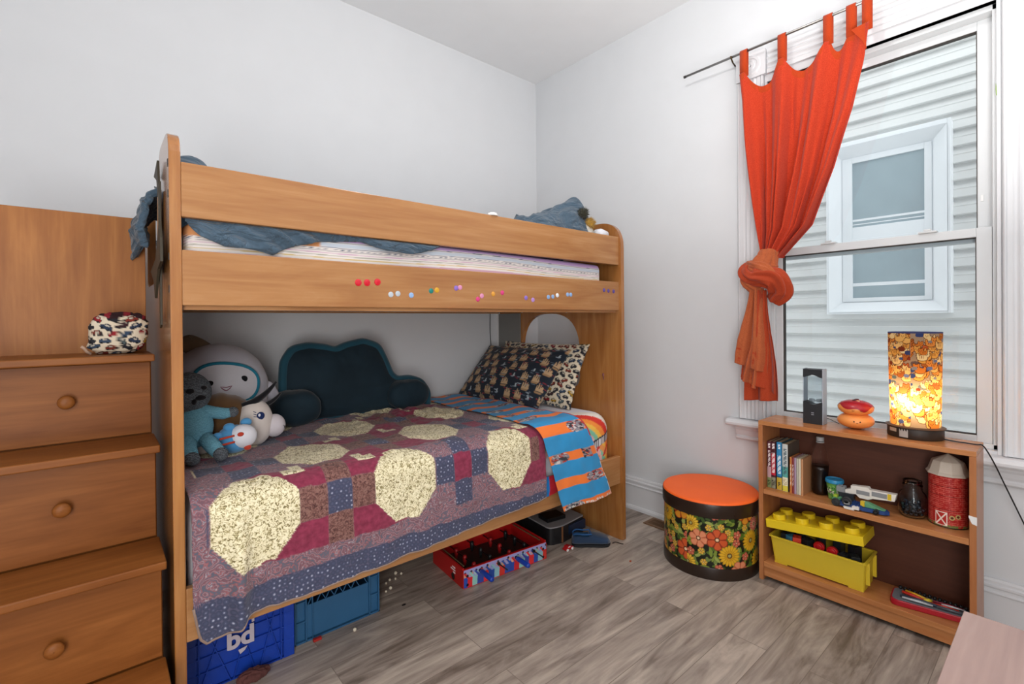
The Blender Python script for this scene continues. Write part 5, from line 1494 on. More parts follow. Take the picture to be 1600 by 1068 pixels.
MB().prism([(-2.145, Z2 + .018), (-2.145, Z2 + .036), (-2.165, Z2 + .036), (-2.222, Z2 + .019)], 'x', -.247, -.220).build('bonnet', Mb['green'], rc, bevel=.001)
brick('seat_block', Mb['yellow'], -.252, -.238, -2.156, -2.142, Z2 + .020, Z2 + .040)
brick('side_pod', Mb['white'], -.272, -.260, -2.142, -2.118, Z2 + .006, Z2 + .018)
brick('side_pod', Mb['grey'], -.268, -.256, -2.110, -2.090, Z2 + .018, Z2 + .030)
MB().prism([(-2.092, Z2 + .001), (-2.088, Z2 + .010), (-2.122, Z2 + .010), (-2.126, Z2 + .001)], 'x', -.2735, -.258).build('front_wing', Mb['white'], rc, bevel=.001)
brick('lime_block', Mb['lime'], -.246, -.226, -2.060, -2.046, Z2 + .030, Z2 + .040)
def wheel(c, r, w_, nm='wheel', par=None, mt=None):
    b = MB(); prof = [(r * .3, 0), (r * .45, 0), (r * .6, w_ * .12), (r * .82, 0), (r, w_ * .2), (r, w_ * .8), (r * .82, w_), (r * .3, w_)]
    n = 28; vs = [(c[0] - w_ / 2 + d, c[1] + rr * math.cos(2 * PI * i / n), c[2] + rr * math.sin(2 * PI * i / n)) for rr, d in prof for i in range(n)]
    b.add(vs, [(k * n + i, (k + 1) * n + i, (k + 1) * n + (i + 1) % n, k * n + (i + 1) % n) for k in range(len(prof) - 1) for i in range(n)] + [list(range(n)), [(len(prof) - 1) * n + i for i in range(n)][::-1]])
    return b.build(nm, mt or plain('rubber_tyre', '#26282a', .6), par or rc, smooth='auto')
wheel((-.262, -2.098, Z2 + .030), .018, .012); wheel((-.205, -2.098, Z2 + .019), .018, .012); wheel((-.262, -2.060, Z2 + .0165), .0155, .012); wheel((-.236, -2.195, Z2 + .012), .010, .058)
wb = MB(); pts = [(-2.080, Z2 + .062), (-2.080, Z2 + .048), (-2.118, Z2 + .052), (-2.130, Z2 + .040), (-2.160, Z2 + .040), (-2.175, Z2 + .048), (-2.246, Z2 + .056), (-2.252, Z2 + .084), (-2.165, Z2 + .082), (-2.160, Z2 + .090), (-2.100, Z2 + .084), (-2.100, Z2 + .070)]
wb.prism(pts, 'x', -.215, -.188).build('white_bar', Mb['white'], rc, bevel=.001)
MB().box(-.2165, -.187, -2.222, -2.172, Z2 + .060, Z2 + .078).build('grey_panel', Mb['grey'], rc); MB().box(-.2170, -.187, -2.236, -2.224, Z2 + .058, Z2 + .082).build('yellow_panel', Mb['yellow'], rc)
MB().box(-.2168, -.214, -2.165, -2.120, Z2 + .056, Z2 + .072).build('grey_decal', Mb['grey'], rc)
brick('tail_block', Mb['grey'], -.222, -.190, -2.080, -2.050, Z2 + .050, Z2 + .072)
brick('support', Mb['dark'], -.222, -.196, -2.112, -2.060, Z2 + .022, Z2 + .050, False)

jr = thing('glass_jar', 'round clear glass jar with dark marbles inside', 'jar', (-.160, -2.292, Z2))
Jc = (-.160, -2.292, Z2)
MB().lathe([(.030, 0), (.040, .004), (.046, .020), (.047, .045), (.046, .075), (.041, .092), (.031, .103), (.030, .108), (.032, .110), (.032, .114), (.030, .117), (.032, .121), (.032, .125), (.030, .130), (.030, .142), (.0275, .142), (.0275, .108), (.038, .090), (.043, .074), (.044, .045), (.043, .022), (.037, .006), (.001, .005)], Jc, 44).build('jar_glass', glassm, jr, smooth=True)
rng = random.Random(4); mcol = ['#1c2430', '#2a3a5c', '#3a2430', '#20242a', '#44506a', '#5c6c74']
mm_ = [plain('marble', c, .08) for c in mcol]; placed = []
for k in range(400):
    z = .0135 + (len(placed) // 11) * .0155; a = rng.uniform(0, 2 * PI); r = rng.uniform(0, .0335)
    p = Vector((r * math.cos(a), r * math.sin(a), z))
    if all((p - q).length > .0148 for q in placed): placed.append(p)
    if len(placed) >= 36: break
mar0 = None
for i, p in enumerate(placed):
    w0 = Vector(Jc) + p
    if mar0 is None:
        mar0 = MB().ball((0, 0, 0), .0075, nu=16, nv=10).build('marble', mm_[0], None, smooth=True); o = mar0
    else:
        o = mar0.copy(); C.objects.link(o)
    o.location = w0; tag(o, 'dark glass marble heaped in the clear jar', 'marble', 'marbles in the jar')
    o.data = o.data if i % 6 == 0 else o.data
    
bn = thing('barn_tin', 'red barn shaped tin with cream roof lid on the middle shelf', 'tin', (-.152, -2.396, Z2))
Nc = (-.152, -2.396, Z2)
def barnf(u, v): a = 2 * PI * u; return (Nc[0] + .0575 * math.cos(a), Nc[1] + .0575 * math.sin(a), Z2 + .002 + .193 * v)
bo_ = MB().grid(520, 240, barnf, cu=True).build('tin_body', painted('printed_tin', .35, 0), bn, smooth=True)
def barnp(co):
    a = np.arctan2(co[:, 1] - Nc[1], co[:, 0] - Nc[0]); U = ((a - 3.18 + PI) % (2 * PI) - PI) * .0575; V = co[:, 2] - Z2; col = flat(len(U), '#a82420'); rng = random.Random(2)
    row = np.floor(V / .007); off = (row % 2) * .008
    mort = ((V % .007) < .0012) | (((U + off) % .016) < .0012); nzv = anoise(U, V, 90, 5)
    col = mixc(col, mort & (nzv > -.25), '#cc6a5c'); col = mixc(col, (~mort) & (nzv > .25), '#bc3c34')
    for zz in (.066, .118, .152): col = mixc(col, np.abs(V - zz - .0) < .0010, '#4c1210')
    U2 = U
    dx0, dx1, dz0, dz1 = -.030, .000, .010, .054
    fr_ = (U2 > dx0 - .003) & (U2 < dx1 + .003) & (V > dz0 - .003) & (V < dz1 + .003); ins = (U2 > dx0) & (U2 < dx1) & (V > dz0) & (V < dz1)
    col = mixc(col, fr_ & ~ins, '#e8d8cc'); col = mixc(col, ins, '#b02c26')
    k = (dz1 - dz0) / (dx1 - dx0)
    col = mixc(col, ins & ((np.abs(V - dz0 - (U2 - dx0) * k) < .004) | (np.abs(V - dz1 + (U2 - dx0) * k) < .004)), '#e8d8cc')
    for cx, cy in ((.016, .040), (.034, .046)):
        r = np.hypot(U2 - cx, V - cy); col = mixc(col, (r < .0085) & (r > .0045), '#b8a468'); col = mixc(col, r < .0045, '#5a2418')
    col = mixc(col, (V < .012) & (nzv > -.1) & ~fr_, '#6c7038')
    return col
paint(bo_, barnp)
MB().lathe([(.0580, 0), (.0585, .002), (.0575, .004)], Nc, 60).build('bottom_rim', plain('rim_dark', '#3c3020', .4, metal=.5), bn)
rfm = plain('cream_tin_roof', '#cbbfb0', .45, var=.04)
rp = [(.0655, .190), (.0660, .195), (.0600, .202), (.0500, .234), (.0470, .240)]
b = MB(); n = 10; vs = []
for r, z in rp:
    for i in range(n): a = 2 * PI * (i + .5) / n; vs.append((Nc[0] + r * math.cos(a), Nc[1] + r * math.sin(a), Z2 + z))
vs2 = [(Nc[0] - .045, Nc[1], Z2 + .252), (Nc[0] + .045, Nc[1], Z2 + .252)]
fs = [(k * n + i, k * n + (i + 1) % n, (k + 1) * n + (i + 1) % n, (k + 1) * n + i) for k in range(len(rp) - 1) for i in range(n)]
base = (len(rp) - 1) * n; ap = len(vs); vs.append((Nc[0], Nc[1], Z2 + .266))
fs += [(base + i, base + (i + 1) % n, ap) for i in range(n)]; fs.append(list(range(n))[::-1])
b.add(vs, fs).build('roof_lid', rfm, bn, bevel=.0015)

# ================================================================ bottom shelf
Z3 = .0843
yel = plain('yellow_plastic', '#dcc034', .35, var=.04); yel2 = plain('bright_yellow_plastic', '#eccc24', .3, var=.03)
yb = thing('yellow_brick_box', 'yellow brick shaped storage box overfull of toys, lid ajar', 'storage box', (-.165, -1.985, Z3))
bot = (-.236, -.098, -2.150, -1.806); topo = (-.256, -.092, -2.157, -1.797)
def ring(q, z): return [(q[0], q[2], z), (q[1], q[2], z), (q[1], q[3], z), (q[0], q[3], z)]
th_ = .003; hB = .127
def ins_(q, d): return (q[0] + d, q[1] - d, q[2] + d, q[3] - d)
def rring(q, z, r=.010, seg=4): return [(p[0], p[1], z) for p in round_poly([(q[0], q[2]), (q[1], q[2]), (q[1], q[3]), (q[0], q[3])], r, seg)]
rings = [rring(bot, Z3 + .006), rring(topo, Z3 + hB - .006), rring(ins_(topo, -.007), Z3 + hB - .004, .014), rring(ins_(topo, -.007), Z3 + hB, .014), rring(ins_(topo, .003), Z3 + hB, .008), rring(ins_(bot, .003), Z3 + .010, .008)]
n = len(rings[0]); vs = [p for r_ in rings for p in r_]
MB().add(vs, [list(range(n))[::-1]] + [(k * n + i, k * n + (i + 1) % n, (k + 1) * n + (i + 1) % n, (k + 1) * n + i) for k in range(len(rings) - 1) for i in range(n)] + [[(len(rings) - 1) * n + i for i in range(n)]]).build('box_body', yel, yb, smooth='auto')
for (x0, x1, y0, y1) in ((bot[0], bot[1], bot[3] - .055, bot[3] - .002), (bot[0], bot[1], bot[2] + .002, bot[2] + .055)): MB().box(x0 + .001, x1 - .001, y0, y1, Z3, Z3 + .008).build('foot', yel, yb)
for xx in (-.222, -.120): MB().box(xx - .004, xx + .004, topo[2] - .010, topo[2] + .004, Z3 + .03, Z3 + hB - .006).build('side_rib', yel, yb, bevel=.001)
lidr = Matrix.Rotation(math.radians(-5.6), 3, 'X'); lz = Z3 + .160
lid = MB().box(-.262, -.100, -2.158, -1.783, lz, lz + .038).build('lid', yel2, yb, bevel=.002, rot=lidr, pivot=(-.18, -1.783, lz))
for i in range(4):
    for j in range(2):
        c = (-.222 + .083 * j, -1.829 - i * .0945, lz + .0375)
        b = MB().lathe([(.0265, 0), (.0265, .019), (.0245, .021), (.001, .0212)], c, 32); vsn = b.build('stud', yel2, lid, smooth='auto', rot=lidr, pivot=(-.18, -1.783, lz))
toys = [('ring', '#c01c20', (-.222, -1.985), .215), ('ring', '#c01c20', (-.224, -2.035), .212), ('blk', '#3a7896', (-.215, -1.875), .222), ('blk', '#c83a24', (-.222, -1.898), .226), ('blk', '#1c2022', (-.16, -1.90), .235), ('blk', '#26282a', (-.20, -1.935), .222), ('blk', '#1a1c20', (-.15, -1.97), .240), ('blk', '#22262a', (-.15, -2.04), .240), ('blk', '#1e2226', (-.215, -2.075), .212), ('blk', '#2a2e30', (-.205, -2.110), .212), ('blk', '#1c1e22', (-.16, -2.10), .238), ('blk', '#24282c', (-.20, -1.845), .220), ('blk', '#202428', (-.14, -1.85), .228)]
for i, (kd, c, (x, y), z) in enumerate(toys):
    mt = plain('toy_piece', c, .35)
    if kd == 'ring':
        t = wheel((x, y, z - .004), .021, .020, 'hub', par=thing('red_toy_wheel', ('left' if y > -2 else 'right') + ' one of two red toy wheels showing under the yellow lid', 'toy', (x, y, z - .02)), mt=mt)
    else:
        b = MB().box(-.020, .020, -.016, .016, Z3 + .085, z); studs(b, -.018, .018, -.014, .014, z, .012)
        R = Matrix.Rotation(.5 * math.sin(i * 2.3), 3, 'Z'); b.v = [tuple(R @ Vector((p[0], p[1], 0)) + Vector((x, y, p[2]))) for p in b.v]
        o = b.build('toy_brick', mt, None, bevel=.001)
        cn = {'#3a7896': 'blue', '#c83a24': 'orange red'}.get(c)
        tag(o, (cn + ' toy brick showing under the left end of the yellow lid') if cn else 'black toy brick inside the yellow storage box', 'toy', None if cn else 'black toy bricks in the yellow box')

tc_ = thing('tool_case', 'open red rimmed tray of pens and tools lying on the bottom shelf', 'case', (-.19, -2.345, Z3))
tp_ = round_poly([(-.252, -2.235), (-.130, -2.225), (-.125, -2.463), (-.205, -2.463)], [.03, .03, .01, .012], 8)
MB().prism(tp_, 'z', Z3 + .0002, Z3 + .022).build('tray', plain('red_plastic', '#a81424', .35), tc_, bevel=.003)
cc_ = (-.185, -2.345); ip = [(cc_[0] + (p[0] - cc_[0]) * .90, cc_[1] + (p[1] - cc_[1]) * .95) for p in tp_]
MB().prism(ip, 'z', Z3 + .0205, Z3 + .0235).build('grey_insert', plain('grey_insert', '#6c6e74', .5), tc_)
def stick(p0, p1, r, c, nm, zz=.030): MB().tube([(p0[0], p0[1], Z3 + zz), ((p0[0] + p1[0]) / 2, (p0[1] + p1[1]) / 2, Z3 + zz + .001), (p1[0], p1[1], Z3 + zz)], [r, r * 1.1, r * .7], 10).build(nm, plain(nm, c, .35), tc_, smooth=True)
stick((-.175, -2.262), (-.190, -2.330), .006, '#c8342a', 'red_handle'); stick((-.160, -2.270), (-.178, -2.345), .006, '#d8a42a', 'yellow_handle'); stick((-.196, -2.335), (-.172, -2.350), .008, '#d8c03a', 'yellow_jaw')
stick((-.196, -2.350), (-.186, -2.430), .0045, '#c8342a', 'red_pen'); stick((-.172, -2.355), (-.160, -2.440), .004, '#8a2c3c', 'dark_red_pen'); stick((-.212, -2.262), (-.200, -2.400), .006, '#343c4c', 'navy_pen'); stick((-.224, -2.270), (-.212, -2.360), .004, '#b8bcc0', 'silver_blade'); stick((-.205, -2.370), (-.196, -2.450), .005, '#50545c', 'grey_pen'); stick((-.180, -2.380), (-.168, -2.445), .003, '#c8ccd0', 'silver_rod', .032)
MB().lathe([(.011, 0), (.012, .004), (.008, .008), (.001, .0085)], (-.205, -2.333, Z3 + .026), 18).build('round_dial', plain('dial', '#5c6458', .4), tc_)
for i in range(14): MB().ball((-.140 - .002 * (i % 2), -2.250 - .015 * i, Z3 + .030), (.008, .007, .007), nu=12, nv=8).build('black_bit', M['black'], tc_, smooth=True)

# ================================================================ under the bed
def crate(nm, label, col, x0, x1, y0, y1, h, style):
    t = thing(nm, label, 'crate', ((x0 + x1) / 2, (y0 + y1) / 2, 0)); mt = plain(nm + '_plastic', col, .4, var=.05)
    w = .004
    b = MB(); b.box(x0 + w, x1 - w, y0 + .012, y1 - w, 0, .006); b.box(x0, x0 + w, y0 + .01, y1, 0, h); b.box(x1 - w, x1, y0 + .01, y1, 0, h); b.box(x0 + w, x1 - w, y1 - w, y1, 0, h)
    b.build('shell', mt, t)
    yp = y0 + .012
    if style == 'x':
        MB().box(x0 + w, x1 - w, yp, yp + .004, 0, h * .84).build('front_panel', mt, t)
        b = MB(); f0, f1 = y0, yp
        def bar(p, q, th=.0035, d=0):
            p, q = Vector(p), Vector(q); dd = (q - p).normalized(); nn = Vector((-dd.y, dd.x)) * th / 2
            b.prism([tuple(p + nn), tuple(q + nn), tuple(q - nn), tuple(p - nn)], 'y', f0 + .003 + d, f1)
        W = x1 - x0
        for zz in (.003, .062, .112, .160): bar((x0, zz), (x1, zz), .003)
        for k in (.13, .87): bar((x0 + W * k, 0), (x0 + W * k, h), .005)
        for (a_, c_) in ((.13, .40), (.40, .13), (.42, .62), (.62, .42), (.66, .87), (.87, .66)): bar((x0 + W * a_, 0), (x0 + W * c_, h * .95), .0032, .001)
        for zz in (h - .004, h * .84): bar((x0, zz), (x1, zz), .008)
        for k in (0, 1):
            b.box(x0 if k == 0 else x1 - .035, x0 + .035 if k == 0 else x1, y0 + .004, yp, 0, h)
        b.build('front_ribs', mt, t, bevel=.0006)
    else:
        MB().box(x0 + .045, x1 - .045, y0 + .006, y0 + .012, 0.01, h * .50).build('front_panel', mt, t, bevel=.001)
        b = MB()
        for (a_, c_) in ((x0, x0 + .005), (x0 + .040, x0 + .045), (x1 - .005, x1), (x1 - .045, x1 - .040), (x0 + .065, x0 + .068)): b.box(a_, c_, y0, yp + .004, 0, h)
        for zz in (0, .075, .150, .215, h - .008): 
            b.box(x0, x0 + .045, y0 + .002, yp, zz, zz + .004); b.box(x1 - .045, x1, y0 + .002, yp, zz, zz + .004)
        b.box(x0, x1, y0, yp, 0, .006); b.box(x0, x1, y0, yp, h - .01, h)
        b.box(x0, x0 + .04, yp, yp + .003, 0, h); b.box(x1 - .04, x1, yp, yp + .003, 0, h)
        b.build('front_ribs', mt, t, bevel=.0006)
        b = MB(); n = 7; xx0, xx1 = x0 + .05, x1 - .05
        for i in range(-1, n):
            for s_ in (1, -1):
                a0 = xx0 + (xx1 - xx0) * (i + (0 if s_ > 0 else 2)) / n; a1 = xx0 + (xx1 - xx0) * (i + (2 if s_ > 0 else 0)) / n
                z0_, z1_ = h * .50, h - .01
                if a0 < xx0 - .001 or a1 < xx0 - .001 or a0 > xx1 + .001 or a1 > xx1 + .001: continue
                b.prism([(a0 - .0016, z0_), (a0 + .0016, z0_), (a1 + .0016, z1_), (a1 - .0016, z1_)], 'y', y0 + .006, y0 + .010)
        b.build('lattice', mt, t)
    return t
c1 = crate('milk_crate', 'royal blue milk crate with white logo under the left end of the bed', '#123a9c', -2.395, -2.058, -.862, -.53, .272, 'x')
c2 = crate('milk_crate', 'steel blue milk crate with plain panel, right of the logo crate', '#2c5a80', -2.046, -1.710, -.822, -.49, .268, 'p')
# logo on the first crate
lgm = plain('crate_logo_white', '#b8aeb8', .6)
def text_mesh(s, size, name, mat, parent, M4, depth=.0006, bold=0.0):
    cu_ = bpy.data.curves.new('lettering', 'FONT'); cu_.body = s; cu_.size = size; cu_.extrude = depth; cu_.align_x = 'CENTER'; cu_.align_y = 'CENTER'; cu_.offset = bold
    to_ = bpy.data.objects.new('lettering', cu_); dg = bpy.context.evaluated_depsgraph_get()
    C.objects.link(to_); dg.update(); me = bpy.data.meshes.new_from_object(to_.evaluated_get(dg)); bpy.data.objects.remove(to_); bpy.data.curves.remove(cu_)
    me.transform(M4); me.materials.clear(); me.materials.append(mat)
    o = bpy.data.objects.new(name, me); C.objects.link(o); off = OFF.get(parent.name, Vector()) if parent else Vector()
    me.transform(Matrix.Translation(-off)); o.parent = parent; OFF[o.name] = off; return o
FRM = Matrix(((1, 0, 0), (0, 0, -1), (0, 1, 0))).to_4x4()      # text plane facing -y
lc = (-2.232, -.8665, .138)
lg = MB().prism([(lc[0] - .030, lc[2] + .062), (lc[0] - .004, lc[2] + .070), (lc[0] + .020, lc[2] + .066), (lc[0] + .008, lc[2] + .045), (lc[0] - .012, lc[2] + .028), (lc[0] - .028, lc[2] + .040), (lc[0] - .034, lc[2] + .052)], 'y', lc[1] - .001, lc[1]).build('logo_swoosh', lgm, c1)
MB().prism([(lc[0] - .008, lc[2] - .038), (lc[0] + .020, lc[2] - .034), (lc[0] + .012, lc[2] - .046), (lc[0] - .002, lc[2] - .054)], 'y', lc[1] - .001, lc[1]).build('logo_tip', lgm, c1)
text_mesh('bd', .085, 'logo_letters', lgm, c1, Matrix.Translation((lc[0], lc[1], lc[2])) @ FRM, bold=.003)
MB().box(lc[0] - .040, lc[0] - .030, lc[1] - .001, lc[1], lc[2] - .018, lc[2] - .006).build('logo_dash', lgm, c1)
MB().box(lc[0] + .034, lc[0] + .042, lc[1] - .001, lc[1], lc[2] + .040, lc[2] + .052).build('logo_dash', lgm, c1)

# table football game
fang = math.atan2(-.967 + .922, -.877 + 1.357); FRt = Matrix.Rotation(fang, 3, 'Z'); FO = Vector((-1.357, -.922, 0))
def fb(b, nm, mt, par, **k):
    b.v = [tuple(FO + FRt @ Vector(p)) for p in b.v]; return b.build(nm, mt, par, **k)
fbt = thing('table_football', 'red tabletop football game with blue handles under the bed', 'game', tuple(FO + FRt @ Vector((.24, .15, 0))))
redp = plain('glossy_red_board', '#b01818', .3); L, D_, hF = .482, .305, .080
b = MB(); b.box(0, .008, .006, D_, 0, hF + .012); b.box(L - .008, L, .006, D_, 0, hF + .012); b.box(.008, L - .008, D_ - .008, D_, 0, hF)
fb(b, 'side_walls', redp, fbt, bevel=.001)
fb(MB().box(.008, L - .008, .006, D_ - .008, .012, .020), 'pitch', plain('dark_pitch', '#1c2220', .4), fbt)
fb(MB().box(.0, L, .006, .020, hF - .004, hF + .001), 'front_ledge', redp, fbt)
NF1, NF2 = 480, 90
fp = MB().prism(round_poly([(0, 0), (L, 0), (L, hF + .006), (0, hF + .006)], [.003, .003, .014, .014], 5), 'y', .0005, .006)
fb(fp, 'front_board', redp, fbt)
b = MB().grid(NF1, NF2, lambda u, v: (.003 + (L - .006) * u, 0.0, .003 + (hF) * v)); fo = fb(b, 'front_print', painted('printed_board', .3, 0), fbt)
def crowd(co):
    q = (co - np.array(FO)) @ np.array(FRt); X, Z = q[:, 0], q[:, 2]; col = flat(len(X), '#9a98c8'); rng = random.Random(6)
    i = 0; x = .006
    pal_ = ['#2a4aa0', '#c82c34', '#8cc0b8', '#3a4a9c', '#d83438', '#2c4c9c', '#88b4bc', '#c0342c', '#30509c']
    while x < L:
        c = pal_[i % len(pal_)]; w_ = rng.uniform(.026, .034)
        bd = (np.abs(X - x) < w_ * .62 * (1 - (Z / hF) ** 3)) & (Z < hF * rng.uniform(.55, .72)); bd |= (np.abs(X - x + (Z - .03) * .8) < .006) & (Z > .02) & (Z < hF * .85)
        col = mixc(col, bd, c); hz_ = hF * rng.uniform(.66, .82); col = mixc(col, np.hypot(X - x - .004, Z - hz_) < .011, rng.choice(['#d8a088', '#a8c8c0', '#c89a80', '#8a9ac8']))
        col = mixc(col, np.hypot(X - x - .004, Z - hz_ - .009) < .006, '#3a3040')
        x += w_; i += 1
    for xx in (.022, L - .022):
        for zz in (.014, hF * .68): col = mixc(col, np.hypot(X - xx, Z - zz) < .0065, '#161418')
    return col
paint(fo, crowd)
hb_ = plain('blue_handle', '#1c3fa0', .35)
for i, (x, grip) in enumerate(((.088, True), (.190, False), (.290, True), (.398, False))):
    zz = .062
    r_ = fb(MB().tube([(x, -.075 if not grip else -.02, zz), (x, D_ + .05, zz)], .003, 8), 'rod', M['steel'] if False else plain('dark_rod', '#2a2a30', .3, metal=.7), fbt, smooth=True)
    if grip: fb(MB().tube([(x, -.010, zz), (x, -.02, zz), (x, -.10, zz), (x, -.106, zz)], [.009, .0115, .0115, .008], 16), 'handle', hb_, r_, smooth=True)
    fb(MB().tube([(x, -.001, zz), (x, -.006, zz)], .008, 14), 'bushing', M['black'], r_)
    for k in range(3):
        y = .055 + k * .085 + (i % 2) * .02
        fb(MB().tube([(x, y, zz - .034), (x, y, zz - .012), (x, y, zz + .004), (x, y, zz + .014)], [.006, .010, .011, .007], 10), 'player', plain('red_player', '#9a1a1c', .35) if i % 2 == 0 else M['black'], r_, smooth=True)
for s_ in (.010, L - .030): fb(MB().tube([(s_ + .01, .03, hF + .008), (s_ + .01, D_ - .04, hF + .008)], .003, 8), 'scoring_rail', plain('brass_rail', '#8a7a58', .4, metal=.5), fbt)
for k, (zz, w_) in enumerate(((.066, .030), (.054, .044), (.042, .022))):
    for j in range(int(w_ / .007)): fb(MB().box(-.0008, 0, .075 + j * .0075, .0795 + j * .0075, zz - .003, zz + .003), 'white_print', M['white'], fbt)
fb(MB().add([(-.001, .095 + .016 * math.cos(a * PI / 8), .022 + .016 * math.sin(a * PI / 8)) for a in range(16)], [list(range(16))]), 'goal_hole', M['black'], fbt)

# grey topped box with a flat black box on it
dv = thing('grey_topped_box', 'black box with grey rounded top under the right end of the bed', 'box', (-.62, -.72, 0))
bxm = plain('black_box_side', '#1b1b1e', .35); gt = plain('grey_top', '#8a888a', .4)
op = round_poly([(-.775, -.885), (-.690, -.905), (-.500, -.885), (-.480, -.560), (-.740, -.560)], [.035, .012, .01, .01, .01], 8)
MB().prism(op, 'z', .001, .088).build('body', bxm, dv, bevel=.001)
MB().prism([(p[0] - .0, p[1]) for p in op], 'z', .0885, .096).build('top', gt, dv, bevel=.002)
MB().box(-.640, -.505, -.9035, -.880, .030, .080).build('drawer_front', plain('dark_blue_drawer', '#14233c', .3), dv, bevel=.001)
MB().box(-.700, -.690, -.9065, -.900, .005, .09).build('brown_reflection', plain('painted_reflection_brown', '#7a5236', .5), dv)  # brownish reflection on the box side, put in as a coloured strip
fbx = MB().box(-.070, .055, -.045, .045, 0, .022); RZm = Matrix.Rotation(-.15, 3, 'Z'); fbx.v = [tuple(Vector((-.66, -.80, .0965)) + RZm @ Vector(p)) for p in fbx.v]
tag(fbx.build('flat_black_box', plain('black_flat', '#0c0c0e', .4), None, bevel=.003), 'flat black box lying on the grey topped box', 'box')

# navy slipper shoe
se = thing('navy_shoe', 'navy blue slip-on shoe on the floor by the right bed end', 'shoe', (-.58, -1.02, 0))
A_ = Vector((-.672, -.952, 0)); Bv = Vector((-.512, -1.082, 0)); ax_ = (Bv - A_).normalized(); sd = Vector((-ax_.y, ax_.x, 0)); SL = (Bv - A_).length
nv_m = plain('navy_felt', '#1b3350', .85, nscale=200, nstr=.3, var=.12, sheen=.3); rub = plain('dark_rubber', '#16181c', .7)
def hw(t): return float(np.interp(t, [0, .04, .15, .35, .55, .75, .9, .97, 1], [.008, .024, .034, .033, .036, .042, .036, .02, .004]))
def ht(t): return float(np.interp(t, [0, .04, .15, .3, .45, .6, .8, .93, 1], [.03, .055, .060, .055, .056, .052, .040, .030, .010]))
def shoe_pt(u, v):
    t = v; a = 2 * PI * u; y = math.cos(a); z = math.sin(a)
    yy = math.copysign(abs(y) ** .7, y) * hw(t); zz = .010 + ht(t) * (.5 + .5 * math.copysign(abs(z) ** .75, z))
    if t < .46 and z > .55 and t > .04: zz -= (z - .55) * .11 * min(1, (t - .04) / .06) * min(1, (.46 - t) / .06)
    return A_ + ax_ * (t * SL) + sd * yy + Vector((0, 0, zz))
MB().grid(48, 60, shoe_pt, cu=True).build('upper', nv_m, se, smooth=True)
sp_ = [(A_ + ax_ * (t * SL) + sd * (hw(t) + .003) * s_) for s_, ts in ((1, np.linspace(0, 1, 24)), (-1, np.linspace(1, 0, 24))) for t in ts]
MB().prism([(p.x, p.y) for p in sp_], 'z', .0005, .013).build('sole', rub, se, bevel=.002)
col_ = [A_ + ax_ * (t * SL) + sd * (hw(t) * .86 * s_) + Vector((0, 0, .013 + ht(t) * .97)) for s_, ts in ((1, np.linspace(.03, .48, 14)), (-1, np.linspace(.48, .03, 14))) for t in ts]
MB().tube(col_, .0038, 8, closed=True).build('collar_piping', plain('blue_piping', '#22558c', .7), se, smooth=True)
MB().add([tuple(A_ + ax_ * (t * SL) + sd * (hw(t) * .80 * s_) + Vector((0, 0, .030 + ht(t) * .4))) for s_, ts in ((1, np.linspace(.05, .45, 10)), (-1, np.linspace(.45, .05, 10))) for t in ts], [list(range(20))]).build('lining', plain('teal_lining', '#1a4a70', .9), se)
tag(MB().tube(smooth_path([(-.500, -1.088, .003), (-.490, -1.10, .010), (-.475, -1.125, .006), (-.462, -1.13, .002)]), .0025, 6).build('shoelace', plain('dark_lace', '#2a201c', .8), None, smooth=True), 'loose end of dark lace lying on the floor past the navy shoe', 'shoelace')

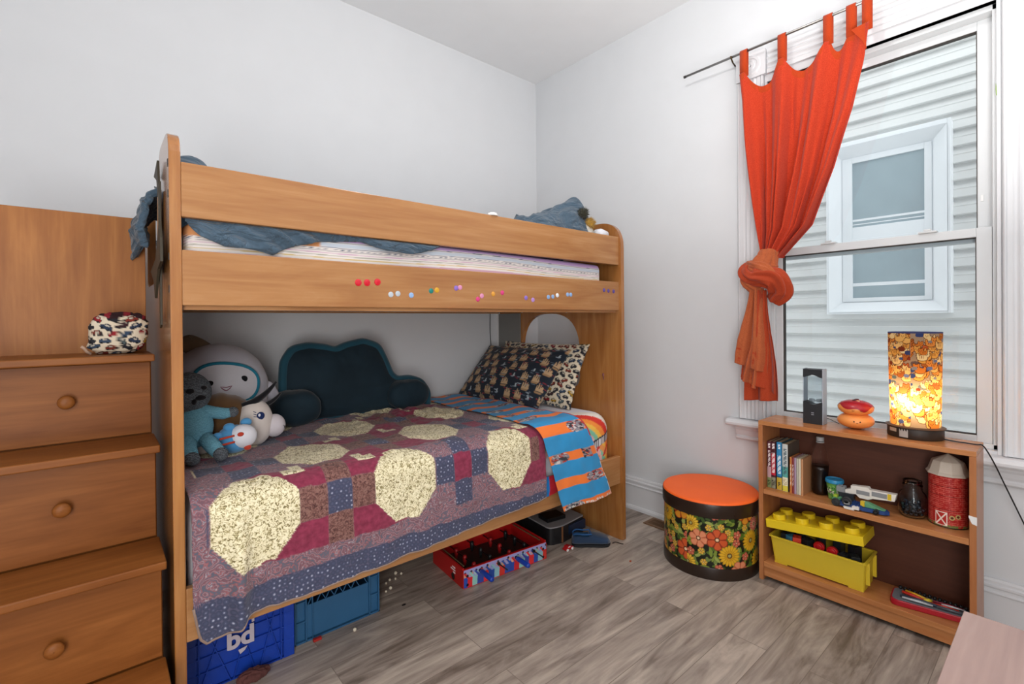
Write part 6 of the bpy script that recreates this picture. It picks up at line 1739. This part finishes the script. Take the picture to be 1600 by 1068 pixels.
# tiny red toy car
tcx, tcy = -.727, -.975
tcr = thing('toy_car', 'tiny red and white toy car on the floor before the grey topped box', 'toy', (tcx, tcy, 0))
rr_ = plain('toy_red', '#b01c20', .3)
MB().prism([(tcx - .030, .006), (tcx + .030, .006), (tcx + .030, .014), (tcx + .012, .017), (tcx + .006, .025), (tcx - .014, .025), (tcx - .020, .016), (tcx - .030, .014)], 'y', tcy - .013, tcy + .013).build('car_body', rr_, tcr, bevel=.001)
MB().box(tcx - .012, tcx + .004, tcy - .0135, tcy + .0135, .018, .023).build('windows', M['white'], tcr)
for x in (-.018, .018):
    for y in (-.013, .013):
        MB().tube([(tcx + x, tcy + y - .003, .0072), (tcx + x, tcy + y + .003, .0072)], .007, 14).build('wheel', M['white'], tcr)

# crumbs on the floor
for i, (x, y) in enumerate([(-1.503, -.617), (-1.523, -.599), (-1.570, -.633), (-1.596, -.647), (-1.600, -.700), (-1.627, -.710), (-1.841, -.880), (-1.545, -.640)]):
    r = (.006, .008, .006, .005, .007, .005, .007, .005)[i]
    o = MB().ball((x, y, r * .92), r, nu=12, nv=8, fn=lambda d: 1 + .25 * N2(d.x * 2, d.y * 2 + d.z, 2, i)).build('popcorn_crumb', plain('popcorn', '#d8cdb8', .8), None, smooth=True)
    tag(o, 'small pale crumb scattered on the floor beside the blue crate', 'crumb', 'pale crumbs under the bed')
tag(MB().ball((-.589, -1.267, .003), (.007, .005, .0032), nu=10, nv=6).build('orange_crumb', plain('orange_bit', '#a84a2a', .8)), 'tiny orange crumb on the open floor near the shoe', 'crumb')
tag(MB().ball((-1.614, -.851, .002), (.010, .005, .0022), nu=10, nv=6).build('dark_scrap', plain('dark_bit', '#1a1412', .8)), 'tiny dark scrap on the floor between crate and football game', 'scrap')
tag(MB().box(-1.985, -1.955, -.845, -.832, .0005, .010).build('red_scrap', plain('red_bit', '#a02018', .6), bevel=.001), 'small red block on the floor against the steel blue crate', 'toy')
sk = MB().ball((-2.205, -.905, .020), (.050, .026, .020), nu=40, nv=24, fn=lambda d: 1 + .25 * N2(d.x * 2, d.y * 2, 2, 3)).build('crumpled_sock', plain('brown_red_knit', '#5c3430', .9, nscale=120, nstr=.4, var=.4)); tag(sk, 'crumpled brownish sock on the floor before the logo crate', 'sock')

hc = MB().tube(smooth_path([(-.470, -.0065, 1.30), (-.474, -.006, 1.15), (-.466, -.0065, 1.00), (-.455, -.007, .85), (-.45, -.007, .78)]), .0028, 8).build('hanging_cord', M['black'], None, smooth=True)
tag(hc, 'thin black cord hanging down the back wall beside the arched bed end', 'cord')
